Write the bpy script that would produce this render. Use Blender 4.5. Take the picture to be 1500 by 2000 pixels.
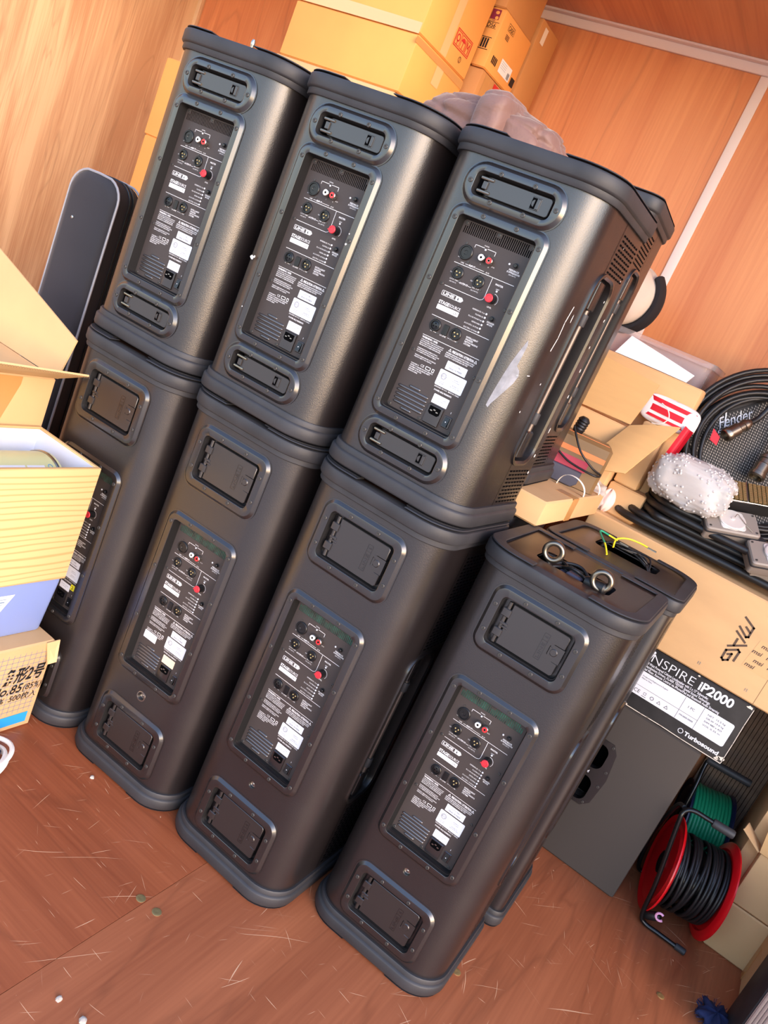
import bpy, bmesh, math, random
from math import sin, cos, pi, radians
from mathutils import Vector, Matrix
for o in list(bpy.data.objects): bpy.data.objects.remove(o)
SC = bpy.context.scene
COL = SC.collection
random.seed(7)

# ------------------------------------------------------------------ camera
cd = bpy.data.cameras.new('camera'); cam = bpy.data.objects.new('camera', cd); COL.objects.link(cam)
right = Vector((0.78350911, 0.48186471, 0.39232624))
down = Vector((0.47171283, -0.05026145, -0.88031858))
fwd = Vector((-0.40447557, 0.87480294, -0.26668207))
M3 = Matrix((right, -down, -fwd)).transposed()
cam.matrix_world = Matrix.Translation((0.66286, -1.38304, 1.35789)) @ M3.to_4x4()
cd.sensor_fit = 'HORIZONTAL'; cd.sensor_width = 36; cd.lens = 1572.2 / 1500 * 36; cd.clip_start = .02
SC.camera = cam

# ------------------------------------------------------------------ sky, sun, exposure
W = bpy.data.worlds.new('world'); SC.world = W; W.use_nodes = True
nt = W.node_tree; bg = nt.nodes['Background']
sky = nt.nodes.new('ShaderNodeTexSky'); sky.sky_type = 'NISHITA'; sky.sun_disc = False
sky.sun_elevation = radians(22); sky.sun_rotation = radians(120); sky.air_density = 1.0; sky.dust_density = 0.8; sky.ozone_density = 2.0
tint = nt.nodes.new('ShaderNodeMixRGB'); tint.blend_type = 'MULTIPLY'; tint.inputs[0].default_value = 1; tint.inputs[2].default_value = (1, .93, .92, 1)
nt.links.new(sky.outputs[0], tint.inputs[1]); nt.links.new(tint.outputs[0], bg.inputs[0]); bg.inputs[1].default_value = 0.62
sd = bpy.data.lights.new('sun', 'SUN'); sun = bpy.data.objects.new('sun', sd); COL.objects.link(sun)
sd.energy = 1.0; sd.angle = radians(46); sd.color = (1, .73, .68)
az = radians(-30); el = radians(14)
sun.rotation_euler = Vector((cos(az) * cos(el), sin(az) * cos(el), sin(el))).to_track_quat('Z', 'Y').to_euler()
VS = SC.view_settings
SC.display_settings.display_device = 'sRGB'
VS.view_transform = 'Standard'; VS.look = 'None'; VS.gamma = 1; VS.use_curve_mapping = False
VS.exposure = 0.30

# ------------------------------------------------------------------ materials
MATS = {}
def nodes(name):
    m = bpy.data.materials.new(name); m.use_nodes = True
    return m, m.node_tree.nodes, m.node_tree.links, m.node_tree.nodes['Principled BSDF']
def srgb(r, g, b):
    f = lambda c: (c / 255 / 12.92) if c / 255 <= .04045 else ((c / 255 + .055) / 1.055) ** 2.4
    return (f(r), f(g), f(b), 1)
def mat(name, rgb, rough=.5, metal=0, bump=0, bscale=400, var=0, vscale=8, spec=.5, trans=0, alpha=1, coat=0, stretch=(1, 1, 1), vrough=0, ior=1.45, sheen=0):
    m, N, L, P = nodes(name)
    c = srgb(*rgb)
    P.inputs['Base Color'].default_value = c
    P.inputs['Roughness'].default_value = rough; P.inputs['Metallic'].default_value = metal
    P.inputs['Specular IOR Level'].default_value = spec; P.inputs['IOR'].default_value = ior
    if trans: P.inputs['Transmission Weight'].default_value = trans
    if alpha < 1: P.inputs['Alpha'].default_value = alpha
    if coat: P.inputs['Coat Weight'].default_value = coat; P.inputs['Coat Roughness'].default_value = .1
    if sheen: P.inputs['Sheen Weight'].default_value = sheen
    tc = N.new('ShaderNodeTexCoord'); mp = N.new('ShaderNodeMapping'); mp.inputs['Scale'].default_value = stretch
    L.new(tc.outputs['Object'], mp.inputs[0])
    if var or vrough:
        n = N.new('ShaderNodeTexNoise'); n.inputs['Scale'].default_value = vscale; n.inputs['Detail'].default_value = 6
        L.new(mp.outputs[0], n.inputs['Vector'])
        if var:
            r = N.new('ShaderNodeValToRGB'); r.color_ramp.elements[0].position = .3; r.color_ramp.elements[1].position = .7
            r.color_ramp.elements[0].color = [x * (1 - var) for x in c[:3]] + [1]; r.color_ramp.elements[1].color = [min(1, x * (1 + var)) for x in c[:3]] + [1]
            L.new(n.outputs['Fac'], r.inputs[0]); L.new(r.outputs[0], P.inputs['Base Color'])
        if vrough:
            mr = N.new('ShaderNodeMapRange'); mr.inputs[1].default_value = .3; mr.inputs[2].default_value = .7
            mr.inputs[3].default_value = rough - vrough; mr.inputs[4].default_value = rough + vrough
            L.new(n.outputs['Fac'], mr.inputs[0]); L.new(mr.outputs[0], P.inputs['Roughness'])
    if bump:
        b = N.new('ShaderNodeTexNoise'); b.inputs['Scale'].default_value = bscale; b.inputs['Detail'].default_value = 3
        L.new(mp.outputs[0], b.inputs['Vector'])
        bn = N.new('ShaderNodeBump'); bn.inputs['Strength'].default_value = bump; bn.inputs['Distance'].default_value = .15 / bscale
        L.new(b.outputs['Fac'], bn.inputs['Height']); L.new(bn.outputs[0], P.inputs['Normal'])
    MATS[name] = m
    return m
def wood(name, dark, light, axis='Z', rough=.5, scale=1., streak=.5, scratch=0, coat=0):
    """plywood: long streaks along one axis, slow figure and fine pores"""
    m, N, L, P = nodes(name)
    tc = N.new('ShaderNodeTexCoord')
    def mapped(sc):
        mp = N.new('ShaderNodeMapping'); mp.inputs['Scale'].default_value = sc; L.new(tc.outputs['Object'], mp.inputs[0]); return mp
    ax = {'X': 0, 'Y': 1, 'Z': 2}[axis]
    def st(a, b): v = [b, b, b]; v[ax] = a; return v
    n1 = N.new('ShaderNodeTexNoise'); n1.inputs['Scale'].default_value = scale; n1.inputs['Detail'].default_value = 5; n1.inputs['Distortion'].default_value = .6
    L.new(mapped(st(.7, 7)).outputs[0], n1.inputs['Vector'])
    n2 = N.new('ShaderNodeTexNoise'); n2.inputs['Scale'].default_value = scale; n2.inputs['Detail'].default_value = 6
    L.new(mapped(st(3, 120)).outputs[0], n2.inputs['Vector'])
    mx = N.new('ShaderNodeMath'); mx.operation = 'MULTIPLY_ADD'; mx.inputs[1].default_value = .35
    L.new(n2.outputs['Fac'], mx.inputs[0])
    s = N.new('ShaderNodeMath'); s.operation = 'MULTIPLY'; s.inputs[1].default_value = .65; L.new(n1.outputs['Fac'], s.inputs[0]); L.new(s.outputs[0], mx.inputs[2])
    r = N.new('ShaderNodeValToRGB'); e = r.color_ramp.elements
    e[0].position = .5 - .5 * streak * .5; e[1].position = .5 + .5 * streak * .5
    e[0].color = srgb(*dark); e[1].color = srgb(*light)
    L.new(mx.outputs[0], r.inputs[0]); col = r.outputs[0]
    # a few darker veins
    n3 = N.new('ShaderNodeTexNoise'); n3.inputs['Scale'].default_value = scale; n3.inputs['Detail'].default_value = 3; n3.inputs['Distortion'].default_value = .5
    L.new(mapped(st(.5, 4.2)).outputs[0], n3.inputs['Vector'])
    vr = N.new('ShaderNodeValToRGB'); ve = vr.color_ramp.elements
    ve[0].position = .485; ve[0].color = (0, 0, 0, 1); ve[1].position = .5; ve[1].color = (.26, .26, .26, 1)
    x = ve.new(.515); x.color = (0, 0, 0, 1)
    L.new(n3.outputs['Fac'], vr.inputs[0])
    mm = N.new('ShaderNodeMixRGB'); mm.blend_type = 'MIX'; L.new(vr.outputs[0], mm.inputs[0]); L.new(col, mm.inputs[1]); mm.inputs[2].default_value = srgb(*[c * .72 for c in dark]); col = mm.outputs[0]
    if scratch:
        wp = N.new('ShaderNodeTexNoise'); wp.inputs['Scale'].default_value = 2.2; wp.inputs['Detail'].default_value = 1
        L.new(tc.outputs['Object'], wp.inputs['Vector'])
        wa = N.new('ShaderNodeVectorMath'); wa.operation = 'MULTIPLY_ADD'; wa.inputs[1].default_value = (.16, .16, 0); L.new(wp.outputs['Color'], wa.inputs[0]); L.new(tc.outputs['Object'], wa.inputs[2])
        for k, (lx, ly, rot, lo_, hi_) in enumerate(((3.2, 230, .5, .755, .78), (5, 280, -.75, .755, .78), (7, 320, 1.25, .755, .78), (2.6, 260, 2.3, .76, .78), (12, 340, .1, .75, .78), (9, 300, 1.9, .755, .78), (40, 70, .9, .80, .82))):
            mp = N.new('ShaderNodeMapping'); mp.inputs['Scale'].default_value = (lx, ly, 1); mp.inputs['Rotation'].default_value = (0, 0, rot); mp.inputs['Location'].default_value = (k * 3.7, k * 1.3, 0)
            # rotate first, then stretch
            m0 = N.new('ShaderNodeMapping'); m0.inputs['Rotation'].default_value = (0, 0, rot); L.new(wa.outputs[0], m0.inputs[0])
            mp.inputs['Rotation'].default_value = (0, 0, 0); L.new(m0.outputs[0], mp.inputs[0])
            a = N.new('ShaderNodeTexNoise'); a.inputs['Scale'].default_value = 1.0; a.inputs['Detail'].default_value = 1; L.new(mp.outputs[0], a.inputs['Vector'])
            cr = N.new('ShaderNodeValToRGB'); ce = cr.color_ramp.elements; ce[0].position = lo_; ce[0].color = (0, 0, 0, 1); ce[1].position = hi_; ce[1].color = (scratch, scratch, scratch, 1)
            L.new(a.outputs['Fac'], cr.inputs[0])
            ms = N.new('ShaderNodeMixRGB'); L.new(cr.outputs[0], ms.inputs[0]); L.new(col, ms.inputs[1]); ms.inputs[2].default_value = srgb(232, 186, 146); col = ms.outputs[0]
    L.new(col, P.inputs['Base Color'])
    P.inputs['Roughness'].default_value = rough
    if coat: P.inputs['Coat Weight'].default_value = coat; P.inputs['Coat Roughness'].default_value = .25
    bn = N.new('ShaderNodeBump'); bn.inputs['Strength'].default_value = .12; bn.inputs['Distance'].default_value = .002
    L.new(mx.outputs[0], bn.inputs['Height']); L.new(bn.outputs[0], P.inputs['Normal'])
    MATS[name] = m; return m

mat('cabinet', (29, 24, 24), .33, bump=.6, bscale=420, spec=.5, vrough=.05, vscale=5, ior=1.74)
mat('smooth_black', (30, 27, 27), .25, bump=.05, bscale=900, spec=.6, ior=1.7)
mat('door_black', (34, 30, 29), .36, bump=.06, bscale=900, spec=.55, ior=1.7)
mat('rubber', (48, 47, 49), .52, bump=.12, bscale=120, var=.22, vscale=14, spec=.45)
mat('bar_steel', (112, 102, 96), .4, metal=.8)
mat('cap_plate', (44, 28, 23), .34, bump=.05, bscale=600, spec=.5)
mat('recess_black', (24, 23, 23), .65, spec=.25)
mat('rib_paint', (52, 47, 46), .30, spec=.6, ior=1.9)
mat('panel', (62, 54, 51), .52, bump=.05, bscale=1200, spec=.4, ior=1.45)
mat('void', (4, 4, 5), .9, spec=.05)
mat('print_white', (232, 228, 226), .5)
mat('print_black', (26, 24, 24), .5)
mat('sticker', (218, 218, 224), .5)
mat('sticker_cream', (226, 208, 178), .5)
mat('sticker_yellow', (226, 214, 40), .5)
mat('screw', (74, 71, 68), .42, metal=.5)
mat('steel', (178, 172, 164), .28, metal=1)
mat('aluminium', (228, 225, 220), .42, metal=.45)
mat('brass', (206, 184, 130), .42, metal=.9)
mat('gunmetal', (136, 126, 112), .3, metal=.95)
mat('jack_black', (20, 20, 21), .3)
mat('rca_white', (228, 226, 224), .35)
mat('rca_red', (190, 40, 42), .35)
mat('knob_red', (196, 46, 56), .4)
mat('pcb_green', (26, 84, 66), .5, var=.8, vscale=70)
mat('wear_white', (208, 204, 200), .7)
mat('wear_grey', (128, 128, 132), .65, var=.25, vscale=60)
mat('case_aluminium', (176, 174, 172), .34, metal=.9)
mat('trim_white', (226, 208, 200), .45)
mat('concrete', (206, 184, 170), .9, var=.12, vscale=3)
wood('ply_left', (184, 138, 98), (214, 176, 132), 'Z', .5, 1.5, .42)
wood('ply_back', (196, 114, 68), (222, 148, 94), 'Z', .5, .8, .6)
wood('ply_ceiling', (200, 130, 88), (226, 160, 110), 'Y', .5, .8, .6)
wood('ply_floor', (130, 64, 36), (170, 94, 58), 'X', .42, 1.1, .8, scratch=.8)
wood('ply_floor_2', (136, 72, 44), (174, 102, 66), 'Y', .42, 1.1, .8, scratch=.8)

def pine(name):
    m, N, L, P = nodes(name); tc = N.new('ShaderNodeTexCoord'); mp = N.new('ShaderNodeMapping'); mp.inputs['Scale'].default_value = (1, .16, 1); L.new(tc.outputs['Object'], mp.inputs[0])
    w = N.new('ShaderNodeTexWave'); w.wave_type = 'BANDS'; w.bands_direction = 'Z'; w.inputs['Scale'].default_value = 19; w.inputs['Distortion'].default_value = 9; w.inputs['Detail'].default_value = 2; w.inputs['Detail Scale'].default_value = .5
    L.new(mp.outputs[0], w.inputs['Vector']); r = N.new('ShaderNodeValToRGB'); e = r.color_ramp.elements
    e[0].position = .0; e[0].color = srgb(202, 156, 100); e[1].position = .30; e[1].color = srgb(222, 184, 128); L.new(w.outputs['Fac'], r.inputs[0]); L.new(r.outputs[0], P.inputs['Base Color']); P.inputs['Roughness'].default_value = .55
    MATS[name] = m
# ------------------------------------------------------------------ mesh building
def rr(cx, cz, hw, hh, r, n=6):
    """rounded rectangle, counter-clockwise in (u, v)"""
    r = max(1e-5, min(r, hw - 1e-5, hh - 1e-5)); out = []
    for sx, sz, a0 in ((1, 1, 0), (-1, 1, 90), (-1, -1, 180), (1, -1, 270)):
        for k in range(n + 1):
            a = radians(a0 + 90 * k / n)
            out.append((cx + sx * (hw - r) + r * cos(a), cz + sz * (hh - r) + r * sin(a)))
    return out
def circ(cx, cz, r, n=20, a0=0): return [(cx + r * cos(a0 + 2 * pi * k / n), cz + r * sin(a0 + 2 * pi * k / n)) for k in range(n)]
B = lambda u, v, d: (u, -d, v)          # on a face that looks to -y (d outwards)
X_ = lambda u, v, d: (d, u, v)          # on a face that looks to +x
Z_ = lambda u, v, d: (u, v, d)          # on a face that looks up
_tc = {}
class MB:
    def __init__(s): s.v = []; s.f = []; s.m = []
    def add(s, vs, fs, mi=0):
        o = len(s.v); s.v += [tuple(p) for p in vs]; s.f += [tuple(i + o for i in f) for f in fs]; s.m += [mi] * len(fs); return s
    def box(s, x0, x1, y0, y1, z0, z1, mi=0):
        vs = [(x, y, z) for z in (z0, z1) for y in (y0, y1) for x in (x0, x1)]
        return s.add(vs, [(0, 2, 3, 1), (4, 5, 7, 6), (0, 1, 5, 4), (2, 6, 7, 3), (0, 4, 6, 2), (1, 3, 7, 5)], mi)
    def loft(s, loops, mi=0, cap0=True, cap1=True, closed=True):
        n = len(loops[0]); vs = [p for l in loops for p in l]; fs = []
        for i in range(len(loops) - 1):
            for j in range(n if closed else n - 1):
                k = (j + 1) % n; fs.append((i * n + j, i * n + k, (i + 1) * n + k, (i + 1) * n + j))
        if cap0: fs.append(tuple(range(n))[::-1])
        if cap1: fs.append(tuple(range((len(loops) - 1) * n, len(loops) * n)))
        return s.add(vs, fs, mi)
    def slab(s, poly, d0, d1, bev=0, mp=B, mi=0, inset=None):
        """extrude a 2-D outline from d0 to d1 with a chamfer on the d1 side"""
        if bev:
            q = inset or shrink(poly, bev)
            return s.loft([[mp(u, v, d0) for u, v in poly], [mp(u, v, d1 - bev) for u, v in poly], [mp(u, v, d1) for u, v in q]], mi)
        return s.loft([[mp(u, v, d0) for u, v in poly], [mp(u, v, d1) for u, v in poly]], mi)
    def bbox(s, x0, x1, y0, y1, z0, z1, b=.003, mi=0):
        c = ((x0 + x1) / 2, (y0 + y1) / 2); h = ((x1 - x0) / 2, (y1 - y0) / 2)
        L = lambda k, z: [(x, y, z) for x, y in rr(c[0], c[1], h[0] - k, h[1] - k, b, 2)]
        return s.loft([L(b, z0), L(0, z0 + b), L(0, z1 - b), L(b, z1)], mi)
    def tube(s, path, r, seg=10, mi=0, cap=True, rad=None):
        P = [Vector(p) for p in path]; loops = []; N0 = None
        for i, p in enumerate(P):
            t = (P[min(i + 1, len(P) - 1)] - P[max(i - 1, 0)]).normalized()
            if N0 is None:
                N0 = t.orthogonal().normalized()
            else:
                N0 = (N0 - t * N0.dot(t)); N0 = N0.normalized() if N0.length > 1e-6 else t.orthogonal().normalized()
            b = t.cross(N0); rr_ = rad[i] if rad else r
            loops.append([p + (N0 * cos(2 * pi * k / seg) + b * sin(2 * pi * k / seg)) * rr_ for k in range(seg)])
        return s.loft(loops, mi, cap, cap)
    def lathe(s, prof, c, ax=(0, -1, 0), seg=20, mi=0, cap=True):
        """profile of (radius, height) about an axis through c"""
        a = Vector(ax).normalized(); u = a.orthogonal().normalized(); w = a.cross(u); c = Vector(c)
        return s.loft([[c + a * h + (u * cos(2 * pi * k / seg) + w * sin(2 * pi * k / seg)) * max(r, 1e-5) for k in range(seg)] for r, h in prof], mi, cap, cap)
    def strip(s, pts, w, d, mp=B, mi=0):
        """a flat printed line of width w through 2-D points"""
        for (a, b), (c, e) in zip(pts[:-1], pts[1:]):
            t = Vector((c - a, e - b)); l = t.length or 1; n = Vector((-t.y, t.x)) / l * w / 2; t = t / l * w / 2
            q = [(a - t.x + n.x, b - t.y + n.y), (a - t.x - n.x, b - t.y - n.y), (c + t.x - n.x, e + t.y - n.y), (c + t.x + n.x, e + t.y + n.y)]
            s.add([mp(u, v, d) for u, v in q], [(0, 1, 2, 3)], mi)
        return s
    def ring(s, po, pi_, d, mp=B, mi=0):
        n = len(po); s.add([mp(u, v, d) for u, v in po] + [mp(u, v, d) for u, v in pi_], [(j, (j + 1) % n, n + (j + 1) % n, n + j) for j in range(n)], mi); return s
    def flat(s, poly, d, mp=B, mi=0): s.add([mp(u, v, d) for u, v in poly], [tuple(range(len(poly)))], mi); return s
    def text(s, t, u, v, h, d, mp=B, mi=0, al='LEFT', w=None, bold=0, rot=0, res=None, shear=0):
        """lettering: cap height h, anchored on the base line; w squeezes it to a width"""
        res = res or (4 if h > .010 else 2 if h > .0045 else 1)
        key = (t, bold, res, shear)
        if key not in _tc:
            cu = bpy.data.curves.new('t', 'FONT'); cu.body = t; cu.size = 1; cu.resolution_u = res; cu.offset = bold; cu.fill_mode = 'FRONT'; cu.dimensions = '2D'; cu.shear = shear
            ob = bpy.data.objects.new('t', cu); COL.objects.link(ob); dg = bpy.context.evaluated_depsgraph_get(); dg.update()
            me = ob.evaluated_get(dg).to_mesh()
            vs = [(q.co.x, q.co.y) for q in me.vertices]; fs = [tuple(p.vertices) for p in me.polygons]
            ob.evaluated_get(dg).to_mesh_clear(); bpy.data.objects.remove(ob); bpy.data.curves.remove(cu)
            _tc[key] = (vs, fs)
        vs, fs = _tc[key]
        if not vs: return s
        x0 = min(p[0] for p in vs); x1 = max(p[0] for p in vs)
        k = h / .72; kx = (w / (x1 - x0)) if w else k
        o = {'LEFT': 0, 'CENTER': (x1 - x0) / 2, 'RIGHT': x1 - x0}[al]
        cr, sr = cos(rot), sin(rot)
        out = []
        for a, b in vs:
            p, q = (a - x0 - o) * kx, b * k
            out.append(mp(u + p * cr - q * sr, v + p * sr + q * cr, d))
        return s.add(out, fs, mi)
    def mesh(s, name, mats, smooth=35):
        me = bpy.data.meshes.new(name); me.from_pydata(s.v, [], s.f)
        for m in mats: me.materials.append(MATS[m] if isinstance(m, str) else m)
        me.polygons.foreach_set('material_index', s.m)
        bm = bmesh.new(); bm.from_mesh(me)
        if len(s.v) < 60000: bmesh.ops.recalc_face_normals(bm, faces=[f for f in bm.faces if len(f.edges) and any(len(e.link_faces) > 1 for e in f.edges)])
        bm.to_mesh(me); bm.free()
        if smooth:
            me.polygons.foreach_set('use_smooth', [True] * len(me.polygons)); me.set_sharp_from_angle(angle=radians(smooth))
        me.update(); return me
    def build(s, name, mats, parent=None, smooth=35, label=None):
        o = link(name, s.mesh(name, [mats] if isinstance(mats, str) else mats, smooth), parent)
        if label: o['label'] = label
        return o
def holed_plate(mb, outer, holes, mp, d0, d1, mi=0):
    """flat plate with openings: triangulated face plus walls"""
    from mathutils.geometry import tessellate_polygon
    loops = [outer] + holes; flat = [p for l in loops for p in l]
    tri = tessellate_polygon([[Vector((p[0], p[1], 0)) for p in l] for l in loops])
    mb.add([mp(u, v, d1) for u, v in flat], [tuple(t) for t in tri], mi)
    for l in loops:
        n = len(l); mb.add([mp(u, v, d1) for u, v in l] + [mp(u, v, d0) for u, v in l], [(j, (j + 1) % n, n + (j + 1) % n, n + j) for j in range(n)], mi)
    return mb
def shrink(poly, b):
    n = len(poly); out = []
    for i in range(n):
        p0, p1, p2 = Vector(poly[i - 1]), Vector(poly[i]), Vector(poly[(i + 1) % n])
        a = (p1 - p0); c = (p2 - p1)
        if a.length < 1e-9: a = c
        if c.length < 1e-9: c = a
        a.normalize(); c.normalize()
        n1 = Vector((-a.y, a.x)); n2 = Vector((-c.y, c.x)); m = (n1 + n2); m = m / max(.3, m.dot(n1)) if m.length > 1e-6 else n1
        out.append(tuple(p1 + m * b))
    return out
def link(name, me, parent=None):
    o = bpy.data.objects.new(name, me); COL.objects.link(o)
    if parent is not None: o.parent = parent
    return o
def thing(name, label, cat, loc=(0, 0, 0), rot=(0, 0, 0), group=None):
    o = bpy.data.objects.new(name, None); COL.objects.link(o); o.empty_display_size = .05
    o.location = loc; o.rotation_euler = rot; o['label'] = label; o['category'] = cat
    if group: o['group'] = group
    return o
def tag(o, label, cat, group=None):
    o['label'] = label; o['category'] = cat
    if group: o['group'] = group
    return o
def struct(name, mb, m):
    o = mb.build(name, m); o['kind'] = 'structure'; return o
def dup(root, loc, rot, label, group=None):
    def cp(o, par):
        c = o.copy(); COL.objects.link(c); c.parent = par
        for ch in list(o.children): cp(ch, c)
        return c
    r = cp(root, None); r.location = loc; r.rotation_euler = rot; r['label'] = label
    if group: r['group'] = group
    return r
def cut(o, cutters):
    for c in cutters:
        co = c.build('cutter', [], o.parent, 0)
        md = o.modifiers.new('b', 'BOOLEAN'); md.operation = 'DIFFERENCE'; md.solver = 'EXACT'; md.object = co
        dg = bpy.context.evaluated_depsgraph_get(); dg.update()
        me = bpy.data.meshes.new_from_object(o.evaluated_get(dg)); old = o.data
        o.modifiers.clear(); o.data = me; bpy.data.meshes.remove(old); bpy.data.objects.remove(co)
    o.data.polygons.foreach_set('use_smooth', [True] * len(o.data.polygons)); o.data.set_sharp_from_angle(angle=radians(30))

# ------------------------------------------------------------------ the cargo room
WL, WB, WR, CZ = -2.52, 1.5, 1.95, 2.40
YF = -.95
fl = struct('floor', MB().box(WL - .02, WR + .02, YF, WB + .02, -.03, -.004), 'ply_floor')
for i, (x0, x1) in enumerate(((WL - .02, -1.2425), (-1.2415, -.0225), (-.0215, 1.1975), (1.1985, WR + .02))):
    MB().box(x0, x1, YF, WB + .02, -.004, 0).build('plywood_sheet', ['ply_floor' if i != 2 else 'ply_floor_2'], fl)
struct('wall_left', MB().box(WL - .02, WL, YF, WB, 0, CZ), 'ply_left')
struct('wall_back', MB().box(WL - .02, WR + .02, WB, WB + .02, 0, CZ + .02), 'ply_back')
struct('wall_right', MB().box(WR, WR + .02, .5, WB, 0, CZ), 'ply_back')
struct('ceiling', MB().box(WL - .02, WR + .02, .45, WB, CZ, CZ + .02), 'ply_ceiling')
struct('trim_1', MB().bbox(WL, WR, WB - .012, WB, CZ - .036, CZ, .002).bbox(WL, WR, WB - .036, WB - .012, CZ - .008, CZ, .002), 'trim_white')
struct('trim_2', MB().bbox(-.084, -.050, WB - .006, WB, 0, CZ - .036, .002), 'trim_white')
struct('trim_3', MB().bbox(WL, WL + .022, WB - .022, WB, 0, CZ - .036, .002), 'ply_left')
struct('ground', MB().box(-30, 30, -40, YF - .02, -.16, -.12), 'concrete')

# ------------------------------------------------------------------ loudspeakers
HL, HU, SW, SD = .970, .684, .1645, .320          # heights, half width, depth
def plan(off, rb=.07, rf=.022, n=8):
    w = SW + off; y0, y1 = -off, SD + off; out = []
    for cx, cy, r, a0 in ((w - rb - off, y0 + rb + off, rb + off, 270), (w - rf - off, y1 - rf - off, rf + off, 0), (-(w - rf - off), y1 - rf - off, rf + off, 90), (-(w - rb - off), y0 + rb + off, rb + off, 180)):
        r = max(r, .004)
        for k in range(n + 1):
            a = radians(a0 + 90 * k / n); out.append((cx + r * cos(a), cy + r * sin(a)))
    return out
P3 = lambda off, z: [(x, y, z) for x, y in plan(off)]
screw_me = MB().lathe([(.0046, 0), (.0046, .0010), (.0038, .0018), (.0022, .0018), (.0020, .0006)], (0, 0, 0), (0, -1, 0), 12).mesh('screw', ['screw'])
small_screw_me = MB().lathe([(.0034, 0), (.0034, .0009), (.0028, .0015), (.0015, .0015), (.0014, .0005)], (0, 0, 0), (0, -1, 0), 10).mesh('screw', ['screw'])
def screws(par, pts, d, me=None):
    for x, z in pts:
        o = link('screw', me or screw_me, par); o.location = (x, -d, z)
def bumper(name, H, top, root):
    """rubber end cap: stepped rim with a raised border on two sides of the outer face"""
    s = -1 if top else 1; z0 = H if top else 0; m = MB(); Z = lambda h: z0 + s * h
    lo = [P3(.005, Z(.046)), P3(.0065, Z(.044)), P3(.0065, Z(.034)), P3(.0105, Z(.032)), P3(.0120, Z(.029)), P3(.0120, Z(.0095)), P3(.0105, Z(.0066)), P3(.0085, Z(.0056))]
    m.loft(lo if not top else lo, 0)
    # raised border, open in the middle of the back and of the front
    out = plan(.0088); inn = plan(-.022)
    hi = [Z(.0056), Z(.0)]
    for sg in (1, -1):
        o1 = [p for p in out if p[0] * sg > .075]; i1 = [p for p in inn if p[0] * sg > .075]
        o1.sort(key=lambda p: math.atan2(p[1] - SD / 2, (p[0]) * sg)); i1.sort(key=lambda p: math.atan2(p[1] - SD / 2, (p[0]) * sg))
        xe = .056 if sg < 0 else .062
        o1 = [(sg * xe, -.0088)] + o1 + [(sg * xe, SD + .0088)]; i1 = [(sg * xe, .022)] + i1 + [(sg * xe, SD - .022)]
        poly = o1 + i1[::-1]
        if sg < 0: poly = poly[::-1]
        m.loft([[(x, y, hi[0] - s * .004) for x, y in poly], [(x, y, hi[1] + s * .002) for x, y in poly], [(x, y, hi[1]) for x, y in shrink(poly, .0018)]], 0)
    return m.build(name, ['rubber'], root, 40)
def cap_plate(H, root):
    m = MB().loft([P3(-.022, H - .0095), P3(-.022, H - .0062), P3(-.024, H - .0055)])
    return m.build('cap_plate', ['cap_plate'], root)
def bezel(name, root, z, hw, hh, r, ihw, ihh, ir, dep, scr):
    m = MB(); n = 7; L = lambda g, d: [B(u, v, d) for u, v in rr(0, z, hw - g, hh - g, r - g, n)]
    I = lambda g, d: [B(u, v, d) for u, v in rr(0, z, ihw + g, ihh + g, ir + g * .6, n)]
    m.loft([L(-.0022, 0), L(-.0022, .0010), L(0, .0012), L(.0066, .0068), L(.0074, .0070), I(.0050, .0070), I(.0042, .0066)], 0, False, False); m.loft([I(.0042, .0066), I(0, -dep)], 1, False, False)
    o = m.build(name, ['smooth_black', 'recess_black'], root, 25); screws(o, scr, .0070); return o
def side_handle(root, z0, z1, sg=1):
    X_ = lambda u, v, d: (d * sg, u, v)
    zc, hh = (z0 + z1) / 2, (z1 - z0) / 2; m = MB(); n = 6
    L = lambda g, d: [X_(u, v, SW + d) for u, v in rr(.195, zc, .056 + g, hh + g, .034 + g, n)]
    m.loft([L(.008, 0), L(.0075, .004), L(.003, .0045), L(-.002, .001), L(-.006, -.042)], 0, False, True)
    t = m.build('side_handle', ['smooth_black'], root, 30)
    MB().tube([(sg * (SW - .010), .192, z0 + .06), (sg * (SW - .010), .192, z1 - .06)], .0062, 12).build('grip_bar', ['bar_steel'], t)
    for f in (.24, .78):
        zz = z0 + (z1 - z0) * f; MB().lathe([(.009, -.012), (.0095, -.010), (.0095, .010), (.009, .012)], (sg * (SW - .010), .192, zz), (0, 0, 1), 12).build('grip_ring', ['rubber'], t)
    for a in (z0 + .036, z1 - .036):
        MB().bbox(min(sg * (SW - .04), sg * (SW - .002)), max(sg * (SW - .04), sg * (SW - .002)), .172, .212, a - .03, a + .03, .003).build('handle_block', ['smooth_black'], t)
    return t
def side_vents(root, zs):
    m = MB(); sg = 1
    for a, b, sg in [(p, q, s_) for p, q in zs for s_ in (1, -1)]:
        X_ = lambda u, v, d: (d * sg, u, v)
        m.strip([(.158, a - .006), (.158, b + .006)], .0016, SW + .0006, X_, 0)
        n = int((b - a) / .0088)
        for i in range(n):
            for j in range(7):
                y = .176 + j * .0175 + (.004 if i % 2 else 0)
                m.flat([(y - .006, a + i * .0088), (y + .006, a + i * .0088), (y + .006, a + i * .0088 + .0036), (y - .006, a + i * .0088 + .0036)], SW + .0006, X_)
    o = m.build('side_vent', ['void'], root, 0); o['kind'] = 'stuff'
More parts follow.
